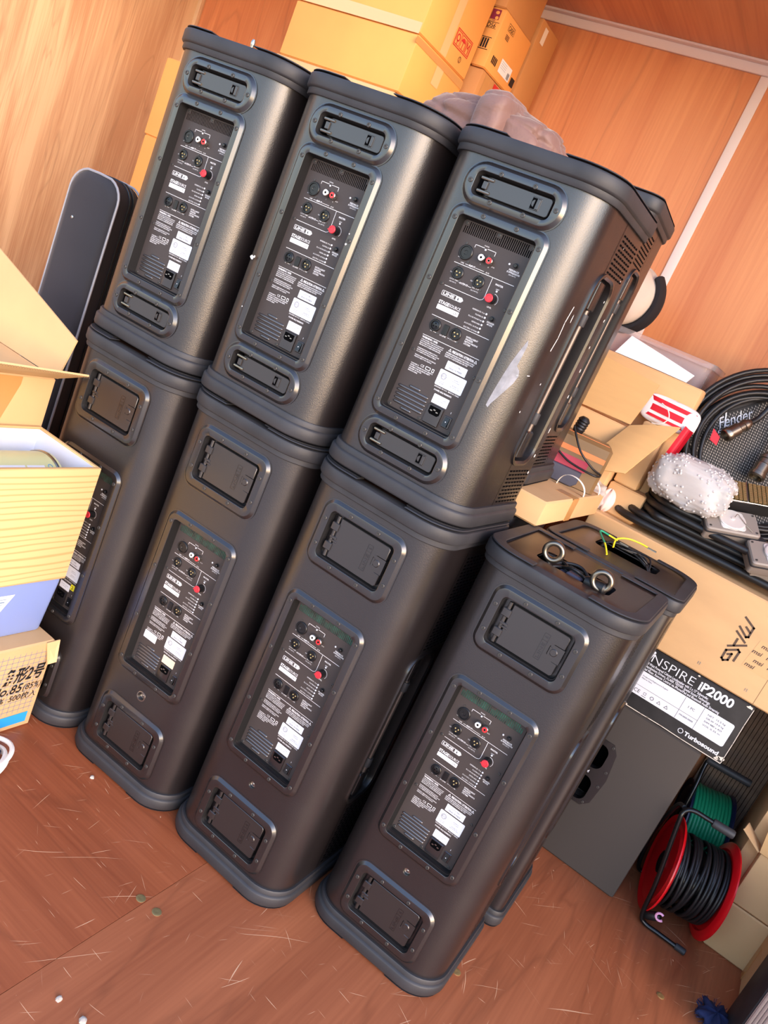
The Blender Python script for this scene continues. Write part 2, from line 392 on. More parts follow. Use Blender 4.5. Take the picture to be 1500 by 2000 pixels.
def panel(root, zs, model, green):
    """recessed connection panel; every measure is in millimetres on the panel"""
    DX = 3.4; D = -.0150
    p = MB(); q = lambda x: (x + DX) / 1000; w = lambda z: (z + zs) / 1000
    p.box(-.0795, .0795, .0150, .0168, w(153), w(505))
    for a, b in ((-.0795, -.0735), (.0715, .0795), (-.0795, .0795)):
        if b - a < .1: p.box(a, b, .0150, .0168, w(505), w(527))
        else: p.box(a, b, .0150, .0168, w(526.5), w(530))
    root = p.build('connection_panel', ['panel'], root)
    # cooling slots at the top with the works behind them
    g = MB(); g.box(-.0736, .0716, .0158, .0166, w(504), w(527), 1)
    for i in range(36):
        x = -.0735 + i * .1450 / 35
        g.box(x - .0009, x + .0009, .0148, .0160, w(505), w(526.5), 0)
    for x in (-73, -3.5, 66): g.box(q(x) - .005, q(x) + .005, .0147, .0158, w(518), w(527), 0)
    g.build('vent_grille', ['panel', green], root)
    screws(root, [(q(a), w(b)) for a, b in ((-74, 523), (-3.1, 523), (67, 523), (-73.3, 406), (66.5, 406), (-73.4, 273), (66.4, 273), (-74.5, 158.5), (66, 158.5), (-2.7, 158.6))], D, small_screw_me)
    # silk-screen print
    t = MB(); d = D + .00025; T = lambda s, x, z, h, **k: t.text(s, q(x), w(z), h / 1000, d, **k)
    S = lambda pts, th=.8: t.strip([(q(a), w(b)) for a, b in pts], th / 1000, d)
    S([(-67, 450.6), (63, 451)]); S([(-66, 405.4), (12, 405.6), (17, 408), (19, 412), (18.4, 449.5)]); S([(-66, 346.8), (62, 347)]); S([(-67, 306.5), (61, 306.5)])
    S([(-40, 488), (-40, 493), (-21, 493)]); S([(-14, 493), (4, 493), (4, 486)]); T('SIGNAL', -17.5, 496, 2.3, al='CENTER'); T('MIC', -64, 461, 2.2); T('LINE', -54, 453.2, 2.5); T('INPUT', -29, 453, 3.4, al='CENTER', bold=.02); T('AUX', 1, 453, 2.6)
    S([(-44, 454.4), (-36, 454.4)], .6); S([(-22, 454.4), (-3, 454.4)], .6); T('AUX', 7, 466, 2.2); T('L', -16, 463, 2.2); T('R', 1, 463, 2.2)
    T('LOOP THRU', -62, 419.5, 2.6); T('(MIC INPUT)', -61, 415, 2.0); T('OUTPUT', -31, 418, 3.4, al='CENTER', bold=.02); T('MIX OUT', -12, 419.5, 2.6); T('(ALL INPUTS)', -13, 415, 2.0); T('XLR', -67, 431, 2.2); T('XLR', -21, 430, 2.2)
    S([(-41, 419.3), (-40, 419.3)], .6); S([(-21.5, 419.3), (-14, 419.3)], .6)
    T('FEEDBACK', 51.7, 473.5, 3.2, al='CENTER', bold=.015); T('SUPPRESSION', 51.7, 469.2, 3.2, al='CENTER', bold=.015); T('(MIX INPUT)', 51.7, 465.4, 2.0, al='CENTER')
    T('MASTER', 37, 440.5, 3.3, al='CENTER', bold=.015); T('LIMIT', 37, 433.5, 2.1, al='CENTER'); T('LEVEL', 36, 398.8, 2.7, al='CENTER', bold=.01)
    t.strip([(q(36 + 10.5 * cos(a)), w(415 + 10.5 * sin(a))) for a in [radians(-40 + k * 13) for k in range(11)]], .0008, d)
    for i, s in enumerate(('REFERENCE / P.A.', 'PLAYBACK', 'FLOOR MONITOR', 'KEYBOARD', 'ACOUSTIC GUITAR', 'ELECTRIC GUITAR')): T(s, 33.5, 385.6 - i * 7.15, 2.6, al='RIGHT')
    T('SPEAKER', 51.5, 374, 3.0, al='CENTER', bold=.015); T('MODE', 51.5, 370, 3.0, al='CENTER', bold=.015)
    # maker's badge and model line
    t.ring([(q(a), w(b)) for a, b in rr(-43, 391.4, 22.6, 4.6, 1.5, 2)], [(q(a), w(b)) for a, b in rr(-43, 391.4, 21.8, 3.8, .9, 2)], d)
    T('LINE', -62.5, 389, 5.0, w=.025, bold=.03); t.flat([(q(a), w(b)) for a, b in ((-34, 387.2), (-20.8, 387.2), (-17.5, 391.6), (-20.8, 395.6), (-34, 395.6))], d)
    t.text('6', q(-28.5), w(389), .0050, d + .0002, mi=1, al='CENTER', bold=.04)
    T('STAGE', -64, 371.5, 6.2, w=.0235, bold=.035); T('SOURCE', -39.8, 371.5, 6.2, w=.0245)
    t.flat([(q(a), w(b)) for a, b in rr(-39.5, 364.8, 24.4, 4.6, .8, 1)], d); t.text(model, q(-22), w(362.6), .0042, d + .0002, mi=1, al='CENTER', bold=.01)
    T('IN', -56, 317.5, 2.6); S([(-50, 318.7), (-38, 318.7)], .6); T('L6 LINK', -27, 317, 3.0, al='CENTER', bold=.01); S([(-16.5, 318.7), (-13, 318.7)], .6); T('OUT/THRU', -11.5, 317.5, 2.6)
    for i, s in enumerate(('INTELLIGENT', 'SPEAKER', 'NETWORKING', 'SYSTEM')): T(s, 18.5, 334 - i * 4.3, 3.1, bold=.012)
    T('WARNING / AVIS:', -66.5, 300.5, 3.6, w=.036, bold=.03)
    para = ('TO REDUCE THE RISK OF FIRE OR ELECTRIC SHOCK DO NOT', 'EXPOSE THIS EQUIPMENT TO RAIN OR MOISTURE. DO NOT', 'REMOVE COVER. NO USER SERVICEABLE PARTS INSIDE.', 'REFER SERVICING TO QUALIFIED SERVICE PERSONNEL.', '', 'POUR REDUIRE LE RISQUE D INCENDIE OU DE CHOC', 'ELECTRIQUE NE PAS EXPOSER CET APPAREIL A LA PLUIE', 'OU A L HUMIDITE. NE PAS OUVRIR LE COUVERCLE.', '', 'THIS DEVICE COMPLIES WITH PART 15 OF THE RULES.', 'OPERATION IS SUBJECT TO TWO CONDITIONS.')
    for i, s in enumerate(para):
        if s: T(s, -66.5, 296.5 - i * 3.5, 2.0, w=min(.052, .00105 * len(s)), bold=.02)
    T('CE', -45, 248.6, 5, bold=-.005); t.ring([(q(a), w(b)) for a, b in rr(-28, 251, 5.6, 3.2, 1, 2)], [(q(a), w(b)) for a, b in rr(-28, 251, 4.6, 2.2, .6, 2)], d); t.ring([(q(a), w(b)) for a, b in rr(-16.5, 251, 2.6, 3.4, .4, 2)], [(q(a), w(b)) for a, b in rr(-16.5, 251, 1.6, 2.4, .3, 2)], d)
    for i, s in enumerate(('CONFORMS TO', 'CERTIFIED TO STANDARD FOR AUDIO APPARATUS', 'EQUIPMENT AND ELECTRICAL SAFETY', 'DESIGNED IN THE USA', 'MADE IN CHINA')): T(s, -67, 247.5 - i * 3.7, 2.2, w=(.019, .053, .048, .03, .022)[i], bold=.02)
    for x in (-.7, 57): t.ring([(q(x - 3.4), w(297.5)), (q(x + 3.4), w(297.5)), (q(x), w(303.4))], [(q(x - 2.1), w(298.3)), (q(x + 2.1), w(298.3)), (q(x), w(301.8))], d); T('!', x, 298.5, 2.6, al='CENTER')
    T('PRECAUTION / ATTENTION', 28.5, 297.6, 4.6, w=.048, bold=.03, al='CENTER')
    for i, s in enumerate(('AVERTISSEMENT: DEBRANCHER LE CORDON AVANT DE RETIRER LE COUVERCLE', 'DISCONNECT POWER CORD BEFORE REMOVING COVER OR SERVICING THIS UNIT', 'CONNECT ONLY TO A SAFETY EARTHED MAINS SOCKET OUTLET')): T(s, -7, 293 - i * 3.6, 2.3, w=(.064, .063, .052)[i], bold=.02)
    T('DESIGNED IN U.S.A.  MADE IN CHINA', 27, 227.4, 2.4, al='CENTER', w=.056, bold=.01); T('POWER REQUIREMENTS', 21.3, 220.6, 3.0, al='CENTER', w=.04, bold=.02)
    T('I', 54, 193.6, 3.4, bold=.03, al='CENTER')
    t.build('panel_print', ['print_white', 'print_black'], root, 0)
    # rating stickers
    def st(poly, lines, name='rating_sticker'):
        k = MB(); k.slab([(q(a), w(b)) for a, b in poly], D, D + .0003, mi=0)
        for s, x, z, h, wd in lines: k.text(s, q(x), w(z), h / 1000, D + .0005, mi=1, al='CENTER', w=wd / 1000)
        if len(lines) > 3:
            k.ring(circ(q(9), w(251), .0062), circ(q(9), w(251), .0056), D + .0005, mi=1); k.ring(circ(q(9), w(251), .0048), circ(q(9), w(251), .0043), D + .0005, mi=1); k.text('ETL', q(9), w(249.2), .0034, D + .0005, mi=1, al='CENTER')
        return k.build(name, ['sticker', 'print_black'], root, 0)
    st(rr(26.5, 273.5, 22.5, 8.2, .6, 1), [('21T117B2', 26, 275.2, 3.2, 20), ('SERIAL NUMBER', 26, 268.2, 3.6, 30)])
    st(rr(27, 247, 30, 15.6, 2, 2), [('CONFORMS TO', 37, 252.5, 1.9, 16), ('UL STD 60065', 37, 249, 1.9, 17), ('CERTIFIED TO', 39, 241.5, 1.9, 16), ('CAN/CSA STD C22.2', 39, 238.2, 1.9, 22), ('Intertek', 9, 239.5, 2.1, 14), ('3181344', 9, 236, 2.1, 12)])
    st(rr(23.5, 206.5, 17.5, 9, .6, 1), [('100-120V~ 50/60Hz', 23, 208.5, 1.8, 24), ('6.3A 700W', 23, 204, 1.8, 13)])
    # sockets
    def jack(name, x, z, rad, male):
        k = MB(); c = (q(x), .0150, w(z)); r = rad / 1000
        k.lathe([(r, 0), (r, .0022), (r - .0012, .0032), (r - .0030, .0032), (r - .0034, .0004)], c, seg=24, mi=0)
        if male == 'combo':
            k.lathe([(r - .0034, .0003), (r - .0036, .0014), (.0042, .0014), (.0036, .0006)], c, seg=20, mi=0)
            for a in (90, 210, 330): k.lathe([(.0018, .0005), (.0018, .00135)], (c[0] + .0058 * cos(radians(a)), c[1], c[2] + .0058 * sin(radians(a))), seg=8, mi=2)
        elif male == 'female':
            k.lathe([(r - .0036, .0003), (r - .0036, .0016), (r - .0042, .0020)], c, seg=20, mi=0)
            for a in (90, 210, 330): k.lathe([(.0013, .0019), (.0013, .00215)], (c[0] + .0038 * cos(radians(a)), c[1], c[2] + .0038 * sin(radians(a))), seg=8, mi=2)
        else:
            for a in (30, 150, 270): k.lathe([(.0015, .0003), (.0015, .0026), (.0007, .0032)], (c[0] + .0040 * cos(radians(a)), c[1], c[2] + .0040 * sin(radians(a))), seg=8, mi=1)
            k.box(c[0] - .0035, c[0] + .0035, c[1] - .0034, c[1] - .0005, c[2] + r - .0042, c[2] + r - .0022, 0)
        for sx, sz in ((-.42, 1.15), (.85, -1.0)): k.lathe([(.0021, 0), (.0021, .0012)], (c[0] + sx * r, c[1], c[2] + sz * r), seg=8, mi=3)
        k.build(name, ['jack_black', 'brass', 'void', 'screw'], root, 40)
    jack('combo_socket', -51.8, 473.4, 14, 'combo'); jack('output_socket', -50.5, 434, 11.6, 'male'); jack('output_socket', -3.9, 433.3, 11.6, 'male')
    jack('link_socket', -50, 330.5, 11.6, 'female'); jack('link_socket', -3.5, 331, 11.6, 'male')
    MB().bbox(q(-32), q(-20.5), .0125, .0156, w(320), w(340), .0008).build('network_port', ['jack_black'], root)
    for x, z, m in ((-14.7, 474.9, 'rca_white'), (2.2, 474.6, 'rca_red')):
        MB().lathe([(.0062, 0), (.0062, .003), (.0070, .003), (.0070, .0105), (.0060, .0118)], (q(x), .0150, w(z)), seg=18, mi=0).lathe([(.0060, .0117), (.0058, .0122), (.0026, .0122), (.0020, .0085)], (q(x), .0150, w(z)), seg=16, mi=1).lathe([(.0020, .010), (.0020, .0123)], (q(x), .0150, w(z)), seg=8, mi=2).build('phono_socket', ['steel', m, 'void'], root)
    MB().lathe([(.0022, 0), (.0022, .001)], (q(-6), .0150, w(483)), seg=8).build('screw', ['screw'], root)
    k = MB().lathe([(.0088, 0), (.0084, .004), (.0078, .0150)], (q(34.5), .0150, w(415)), seg=24, mi=0).lathe([(.0079, .0150), (.0079, .0166), (.0070, .0176), (.0050, .0176), (.0048, .0168)], (q(34.5), .0150, w(415)), seg=24, mi=1)
    k.box(q(34.5) - .009, q(34.5) - .0045, -.003, .013, w(412), w(413.6), 1); k.build('level_knob', ['jack_black', 'knob_red'], root, 30)
    for x, z in ((51.5, 484.4), (51.3, 383.3)): MB().lathe([(.0050, 0), (.0050, .0010), (.0040, .0012), (.0038, .0060), (.0030, .0068)], (q(x), .0150, w(z)), seg=16).build('push_button', ['jack_black'], root)
    led = MB().lathe([(.0019, 0), (.0019, .0010), (.0010, .0018)], (0, 0, 0), seg=10).mesh('indicator_light', ['sticker'])
    for x, z in [(37.6, 483.5), (36.8, 430.8), (-17.5, 490.5)] + [(36.8, 387.1 - 7.1 * i) for i in range(6)]:
        o = link('indicator_light', led, root); o.location = (q(x), .0150, w(z))
    # ribs of the heat sink
    for x0, x1, z in ((-50.5, -23, 206.5), (-73.5, -1, 199.5), (-73, -1, 191.5), (-72.5, -1, 183.5), (-72, -1, 175.5), (-71, -1, 168), (-50, -24, 160.5)):
        if z in (168,): x1 = -2
        mm = MB(); rad = .0030
        pth = [(q(x0), w(z)), (q(x1), w(z))]
        lo = []
        for a, sc in ((pth[0][0], .15), (pth[0][0] + .002, .8), (pth[0][0] + .004, 1), (pth[1][0] - .004, 1), (pth[1][0] - .002, .8), (pth[1][0], .15)):
            lo.append([(a, .0152 - .0030 * sc * cos(radians(b)), pth[0][1] + rad * sc * sin(radians(b))) for b in range(-90, 91, 30)])
        mm.loft(lo, 0, True, True, False).build('heat_sink_rib', ['rib_paint'], root, 60)
    # mains inlet and switch
    k = MB().bbox(q(5.5), q(39.5), .0108, .0152, w(157), w(195.5), .0015, 0)
    k.slab([(q(a), w(b)) for a, b in ((10, 180), (14, 176.5), (31, 176.5), (35, 180), (35, 192.5), (10, 192.5))], -.0108, -.0104, mi=1)
    for x, z in ((16, 184), (22.5, 187), (29, 184)): k.box(q(x) - .0022, q(x) + .0022, .0090, .0106, w(z) - .0010, w(z) + .0010, 2)
    k.build('mains_inlet', ['smooth_black', 'void', 'steel'], root, 30)
    k = MB().bbox(q(45), q(61.5), .0128, .0152, w(164), w(187.5), .0012, 0)
    k.loft([[(q(x), y, w(z)) for x, y, z in ((48, .0125, 166.5), (58.5, .0125, 166.5), (58.5, .0125, 185), (48, .0125, 185))], [(q(x), y, w(z)) for x, y, z in ((48.4, .0085, 167), (58, .0085, 167), (58, .0120, 184.5), (48.4, .0120, 184.5))]], 1)
    k.lathe([(.0012, 0), (.0008, .0006)], (q(53.2), .0100, w(176)), seg=8, mi=2); k.build('power_switch', ['smooth_black', 'jack_black', 'sticker'], root, 30)
    return root
FT = lambda zc0: [(-.0889, zc0 + .0), (.0889, zc0)]
def frame_screws(zb):
    z = lambda a: a - .142 + zb
    return [(s * .089, z(c)) for s in (-1, 1) for c in (.5229, .4073, .2744, .1594)] + [(s * .0351, z(c)) for s in (-1, 1) for c in (.5406, .142)]

def make_cabinet(H, holes, root, pocket):
    m = MB(); m.loft([P3(0, .020)] + [P3(0, .04)] + [P3(0, H - .04)] + [P3(0, H - .012)])
    o = m.build('cabinet', ['cabinet'], root, 30); cs = []
    for z, hw, hh, r, d in holes: cs.append(MB().loft([[B(u, v, e) for u, v in rr(0, z, hw, hh, r, 4)] for e in (.03, -d)]))
    if pocket: cs.append(MB().loft([[(x, y, e) for x, y in rr(0, .132, .082, .05, .02, 4)] for e in (H - .075, H + .02)]))
    zs = pocket[1]
    cs.append(MB().loft([[X_(u, v, SW + e) for u, v in rr(.195, (zs[0] + zs[1]) / 2, .055, (zs[1] - zs[0]) / 2 - .001, .033, 4)] for e in (-.05, .03)]))
    cs.append(MB().loft([[X_(u, v, -SW + e) for u, v in rr(.195, (zs[0] + zs[1]) / 2, .055, (zs[1] - zs[0]) / 2 - .001, .033, 4)] for e in (-.03, .05)]))
    cut(o, cs[:len(holes)] + ([cs[len(holes)]] if pocket[0] else []) + cs[-2:])
    return o
def top_caps(H, root, pocket):
    t = bumper('top_bumper', H, True, root); c = cap_plate(H, root); b = bumper('bottom_bumper', H, False, root)
    if pocket:
        for o in (t, c): cut(o, [MB().loft([[(x, y, e) for x, y in rr(0, .132, .082, .05, .02, 4)] for e in (H - .075, H + .02)])])
    MB().box(-SW + .03, SW - .03, SD, SD + .006, .05, H - .05).build('front_grille', ['smooth_black'], root)

UP_G = 'loudspeakers on the upper tier'; LO_G = 'loudspeakers on the lower tier'
def make_upper():
    root = thing('upper_loudspeaker', '', 'speaker', group=UP_G)
    make_cabinet(HU, [(.3427, .081, .190, .010, .0162), (.5914, .0785, .0200, .010, .013), (.0921, .0785, .0200, .010, .013)], root, (False, (.146, .536)))
    top_caps(HU, root, False)
    b = bezel('panel_bezel', root, .3413, .103, .2105, .026, .0775, .1870, .006, .0150, frame_screws(.142))
    panel(root, 0.0, 'L3t', 'void')
    for z in (.5914, .0921):
        p = bezel('handle_bezel', root, z, .1035, .0400, .0385, .0765, .0180, .009, .0055, [(-.0887, z), (.0887, z)] + [(s * .035, z + t * .0253) for s in (-1, 1) for t in (-1, 1)])
        d = MB().slab(rr(.0085, z, .0665, .0165, .006, 4), -.009, .0005, .001); d.build('flip_handle', ['door_black'], root)
        h = MB()
        for dz in (-.0115, .0115): h.lathe([(.0030, -.013), (.0032, -.010), (.0032, .010), (.0026, .013)], (-.0585, -.0005, z + dz), (1, 0, .0), 10, 1)
        h.bbox(-.064, -.054, -.004, .006, z - .007, z + .007, .001, 0).box(-.0755, -.064, .004, .010, z - .017, z + .017, 2)
        h.build('hinge', ['door_black', 'gunmetal', 'void'], root)
        l = MB().bbox(.036, .056, -.0012, .004, z - .0115, z + .0115, .001, 0)
        l.box(.0375, .0465, -.0016, 0, z - .0095, z + .0095, 1).slab([(.0435 - .005 * cos(a), z + .006 * sin(a)) for a in [radians(-90 + 20 * k) for k in range(10)]][::-1], .0010, .0022, mi=0).bbox(.0475, .0545, -.0032, 0, z - .0095, z + .0095, .001, 0)
        l.build('latch', ['door_black', 'void'], root)
    side_handle(root, .146, .536); side_handle(root, .146, .536, -1); side_vents(root, [(.546, .632), (.052, .136)])
    return root
def make_lower():
    root = thing('lower_loudspeaker', '', 'speaker', group=LO_G)
    zp = [.8353, .1279]
    make_cabinet(HL, [(.4865, .081, .190, .010, .0162)] + [(z, .0785, .0490, .010, .0145) for z in zp] + [(.2397, .0085, .0085, .0084, .012)], root, (True, (.25, .64)))
    top_caps(HL, root, True)
    bezel('panel_bezel', root, .4851, .103, .2105, .026, .0775, .1870, .006, .0150, frame_screws(.2858))
    panel(root, 143.8, 'L3s', 'pcb_green')
    MB().lathe([(.0080, 0), (.0080, .0004), (.0060, .0006), (.0058, -.004), (.0026, -.004), (.0026, .0005), (.0012, .0012)], (0, .006, .2397), seg=16).build('locking_bolt', ['steel'], root)
    for z in zp:
        bezel('pole_cup_bezel', root, z, .1035, .0735, .028, .0765, .0475, .009, .0065, [(s * .0887, z + t * .0284) for s in (-1, 1) for t in (-1, 1)] + [(s * .035, z + t * .0587) for s in (-1, 1) for t in (-1, 1)])
        poly = [(-.055, z - .044), (.066, z - .044), (.070, z - .040), (.070, z - .017), (.0585, z - .017), (.0425, z - .008), (.0425, z + .010), (.0500, z + .016), (.070, z + .016), (.070, z + .040), (.066, z + .044), (-.055, z + .044)]
        d = MB().slab(poly, -.011, .0002, .001).build('cup_door', ['door_black'], root)
        MB().box(.0432, .0715, -.0005, .010, z - .0165, z + .0155).box(.043, .0475, -.0014, .002, z - .007, z + .009).lathe([(.008, 0), (.0065, .0016)], (.0535, -.0005, z + .001), seg=14).build('door_latch', ['door_black'], root)
        h = MB()
        h.tube([(-.0625, .003, z - .045), (-.0625, .003, z + .045)], .0042, 10)
        for a in (-.022, .022): h.bbox(-.071, -.053, -.0030, .007, z + a - .0085, z + a + .0085, .0012)
        h.bbox(-.066, -.049, -.0015, .005, z - .004, z + .002, .001).bbox(-.060, -.046, -.0010, .005, z - .010, z - .005, .001)
        h.build('hinge', ['door_black'], root)
        e = MB(); VV = lambda u, v, dd: (.0285 - v, -dd, z + u)
        e.ring(rr(0, .0, .0285, .0062, .001, 1), rr(0, .0, .0277, .0054, .0008, 1), .0008, VV).text('LINE', -.0255, -.0032, .0064, .0008, VV, w=.034, bold=.01).strip([(.0135, -.0055), (.0135, .0055)], .0008, .0008, VV).text('6', .021, -.0032, .0064, .0008, VV, al='CENTER', bold=.02)
        e.build('embossed_badge', ['smooth_black'], root, 0)
    side_handle(root, .25, .64); side_handle(root, .25, .64, -1); side_vents(root, [(.66, .90), (.06, .235)])
    return root
up = make_upper(); lo = make_lower()
AD = math.radians
def put(o, x, y, a, z): o.location = (x, y, z); o.rotation_euler = (0, 0, AD(a))
put(up, -.0013, .0091, .65, HL); up['label'] = 'scuffed black speaker with chipped side, rightmost of the upper tier'
u2 = dup(up, (-.3632, -.0117, HL), (0, 0, AD(.87)), 'middle black speaker of the upper tier, between the other two')
u1 = dup(up, (-.721, -.0214, HL), (0, 0, AD(1.36)), 'leftmost black speaker of the upper tier, next to the soft case', None)
up4 = dup(up, (-.070, .716, 1.036), (0, 0, AD(185)), 'black speaker turned the other way behind the scuffed upper speaker')
put(lo, .3674, .1076, 1.5, 0); lo['label'] = 'frontmost black speaker on the floor, carrying two steel rings on its top'
l3 = dup(lo, (0, 0, 0), (0, 0, 0), 'tall black speaker on the floor under the scuffed upper speaker')
l2 = dup(lo, (-.3531, -.0143, 0), (0, 0, AD(1.85)), 'black speaker on the floor with a ringed bolt, second from left')
l1 = dup(lo, (-.7099, -.0379, 0), (0, 0, AD(2.16)), 'black speaker on the floor half hidden by the box stack at left')
l5 = dup(lo, (.376, .789, 0), (0, 0, AD(181.5)), 'black speaker behind the frontmost one, coiled leads in its top')
l6 = dup(lo, (-.03, .700, 0), (0, 0, AD(180)), 'black speaker in the second row, under the flat strapped carton')

# ------------------------------------------------------------------ cardboard, cases and clutter
mat('kraft', (206, 164, 116), .8, bump=.08, bscale=160, var=.07, vscale=5, stretch=(1, 1, 3))
mat('kraft_light', (208, 168, 118), .8, bump=.08, bscale=160, var=.06, vscale=6)
mat('kraft_warm_lit', (222, 152, 78), .75, bump=.06, bscale=160, var=.07, vscale=4)  # kraft with the warm light falling on it put into its base colour
mat('kraft_brown', (186, 128, 74), .75, bump=.06, bscale=160, var=.08, vscale=4)
mat('kraft_inside', (204, 160, 106), .85, bump=.10, bscale=260, stretch=(1, 1, 6), var=.04)
mat('flute', (148, 116, 78), .9)
mat('tape_brown', (184, 132, 76), .28, spec=.6)
mat('tape_clear', (214, 168, 116), .22, spec=.6)
mat('red_print', (196, 44, 40), .6); mat('maroon_print', (128, 34, 56), .6)
mat('blue_print', (40, 148, 206), .6); mat('grey_blue_print', (124, 142, 160), .6)
mat('print_box_black', (36, 34, 34), .5, var=.3, vscale=40)
mat('white_paper', (226, 222, 222), .6); mat('pale_label', (220, 206, 190), .6)
mat('shell_black', (62, 56, 52), .62, bump=.30, bscale=520, spec=.4)
mat('crate_skylight', (206, 210, 222), .6)  # bluish white of the skylight, painted on the crate's inner faces
pine('pine')
mat('nylon_black', (38, 35, 40), .72, bump=.25, bscale=700, var=.15, vscale=6, sheen=.2)
mat('nylon_dark', (26, 24, 28), .7, bump=.25, bscale=600, var=.2, vscale=9)
mat('piping', (150, 148, 152), .35)
mat('jacket', (116, 84, 74), .55, bump=.9, bscale=26, var=.12, vscale=9, sheen=.3)
mat('grey_cloth', (196, 176, 160), .8, bump=.3, bscale=30, var=.1)
mat('black_cloth', (26, 22, 26), .85, bump=.3, bscale=60)
mat('cable_rubber', (24, 23, 24), .42, bump=.04, bscale=300)
mat('green_cable', (22, 134, 92), .4); mat('red_plastic', (206, 14, 24), .28, spec=.55); mat('navy_plastic', (20, 26, 58), .35)
mat('black_gloss', (16, 16, 17), .22); mat('pink_tag', (240, 170, 204), .5)
mat('wire_yellow', (236, 216, 40), .4); mat('wire_green', (40, 150, 110), .4)
mat('amp_tolex', (34, 30, 28), .6, bump=.3, bscale=300); mat('amp_dark', (30, 28, 27), .7); mat('grille_silver', (150, 142, 134), .55)
mat('cast_grey', (132, 122, 114), .45, bump=.1, bscale=300)
mat('device_brown', (112, 86, 56), .4, var=.15); mat('device_navy', (58, 58, 74), .5); mat('device_red', (156, 40, 66), .5); mat('device_orange', (206, 112, 60), .5)
mat('striped_red', (206, 24, 44), .6); mat('pink_pouch', (226, 196, 188), .6, bump=.3, bscale=40)
mat('strap_white', (238, 234, 226), .5)
mat('navy_cloth', (30, 40, 78), .9, bump=.5, bscale=200)
mat('corrugate', (134, 108, 88), .9, var=.2, vscale=40)
mat('can_green', (208, 204, 150), .4)
mat('chip', (178, 166, 154), .8)
mat('clear_plastic', (244, 236, 236), .12, trans=.85, spec=.5, ior=1.2)
mat('frosted_blue', (156, 174, 228), .30, trans=.35, spec=.5, ior=1.2)
mat('bubble_film', (240, 236, 234), .12, trans=.55, spec=1.0, bump=.38, bscale=110, ior=1.3)
mat('print_brown', (86, 66, 52), .6)

def carton(name, label, x, y, z, m='kraft', cat='box', tape=None, group=None, a=0, b=.004):
    """closed carton given by its world extents; returns root and a world-to-local shift"""
    c = ((x[0] + x[1]) / 2, (y[0] + y[1]) / 2, z[0]); r = thing(name, label, cat, c, (0, 0, radians(a)), group)
    w, d, h = (x[1] - x[0]) / 2, (y[1] - y[0]) / 2, z[1] - z[0]
    MB().bbox(-w, w, -d, d, 0, h, b).build('box_body', [m], r)
    if tape:
        t = MB(); k = .025
        t.box(-w, w, -k, k, h, h + .0006)
        for s in (-1, 1): t.box(s * w - .0005, s * w + .0005, -k, k, h - .07, h + .0006)
        t.build('packing_tape', [tape], r)
        MB().box(-w + .002, w - .002, -.0008, .0008, h - .001, h + .0012).build('flap_seam', ['flute'], r)
    return r, (lambda p: (p[0] - c[0], p[1] - c[1], p[2] - c[2]))
def FR(c, y0): return lambda u, v, d: (u - c[0], y0 - c[1] - d, v - c[2])          # print on a front face, world u = x, v = z
def SR(c, x1): return lambda u, v, d: (x1 - c[0] + d, u - c[1], v - c[2])          # print on a right-hand side, world u = y, v = z
def sheet(name, quad, th, m, parent=None, n=1, bend=0):
    """a stiff sheet through four corners with thickness, split and bowed across if wanted"""
    A, Bq, C, D = [Vector(p) for p in quad]; nrm = (Bq - A).cross(D - A).normalized(); k = MB(); top = []; bot = []
    N = max(1, n)
    for i in range(N + 1):
        s = i / N; off = nrm * bend * sin(pi * s)
        top.append([A.lerp(Bq, s) + off, D.lerp(C, s) + off])
    vs = [p for r_ in top for p in r_] + [p - nrm * th for r_ in top for p in r_]; fs = []; o = 2 * (N + 1)
    for i in range(N):
        a, b_, c, d = 2 * i, 2 * i + 2, 2 * i + 3, 2 * i + 1
        fs += [(a, b_, c, d), (o + d, o + c, o + b_, o + a), (a, o + a, o + b_, b_), (d, c, o + c, o + d)]
    fs += [(0, 1, o + 1, o), (2 * N, o + 2 * N, o + 2 * N + 1, 2 * N + 1)]
    return k.add(vs, fs).build(name, [m] if isinstance(m, str) else m, parent, 20)
def blob(name, m, c, r, parent=None, fn=None, nu=40, nv=24, sm=80, p=2.0):
    k = MB(); loops = []
    for j in range(nv + 1):
        ph = pi * j / nv; l = []
        for i in range(nu):
            th = 2 * pi * i / nu
            d = Vector((sin(ph) * cos(th), sin(ph) * sin(th), cos(ph)))
            d = Vector([math.copysign(abs(e) ** (2 / p), e) for e in d])
            f = fn(th, ph, d) if fn else 1
            l.append((c[0] + r[0] * d.x * f, c[1] + r[1] * d.y * f, c[2] + r[2] * d.z * f))
        loops.append(l)
    k.loft(loops, 0); return k.build(name, [m], parent, sm)

# ---- stack of boxes at the left front
r, w = carton('envelope_box', 'kraft carton with a printed grid and blue band on the floor, bottom left', (-.862, -.604), (-.58, -.072), (0, .252), 'kraft', group=None)
c = (-.733, -.326, 0); S = SR(c, -.604); k = MB(); d = .0009
for i in range(1, 14):
    v = .048 + i * .0135
    if v < .235: k.strip([(-.575, v), (-.083, v)], .0011, d, S, 0)
for i in range(33): k.strip([(-.570 + i * .0150, .052), (-.570 + i * .0150, .232)], .0011, d, S, 0)
k.add([S(u, v, d) for u, v in ((-.58, .016), (-.088, .016), (-.088, .046), (-.58, .046))], [(0, 1, 2, 3)], 1)
k.text('角形2号', -.193, .152, .034, .0016, S, 2, w=.112, bold=.02, shear=.18)
k.text('No.85', -.215, .118, .025, .0016, S, 2, w=.085, bold=.01, shear=.18); k.text('(85%)', -.127, .120, .018, .0016, S, 2, w=.050, shear=.18)
k.text('240×332%  500枚入', -.265, .094, .016, .0016, S, 2, w=.180, shear=.18)
k.build('box_print', ['grey_blue_print', 'blue_print', 'print_black'], r, 0)
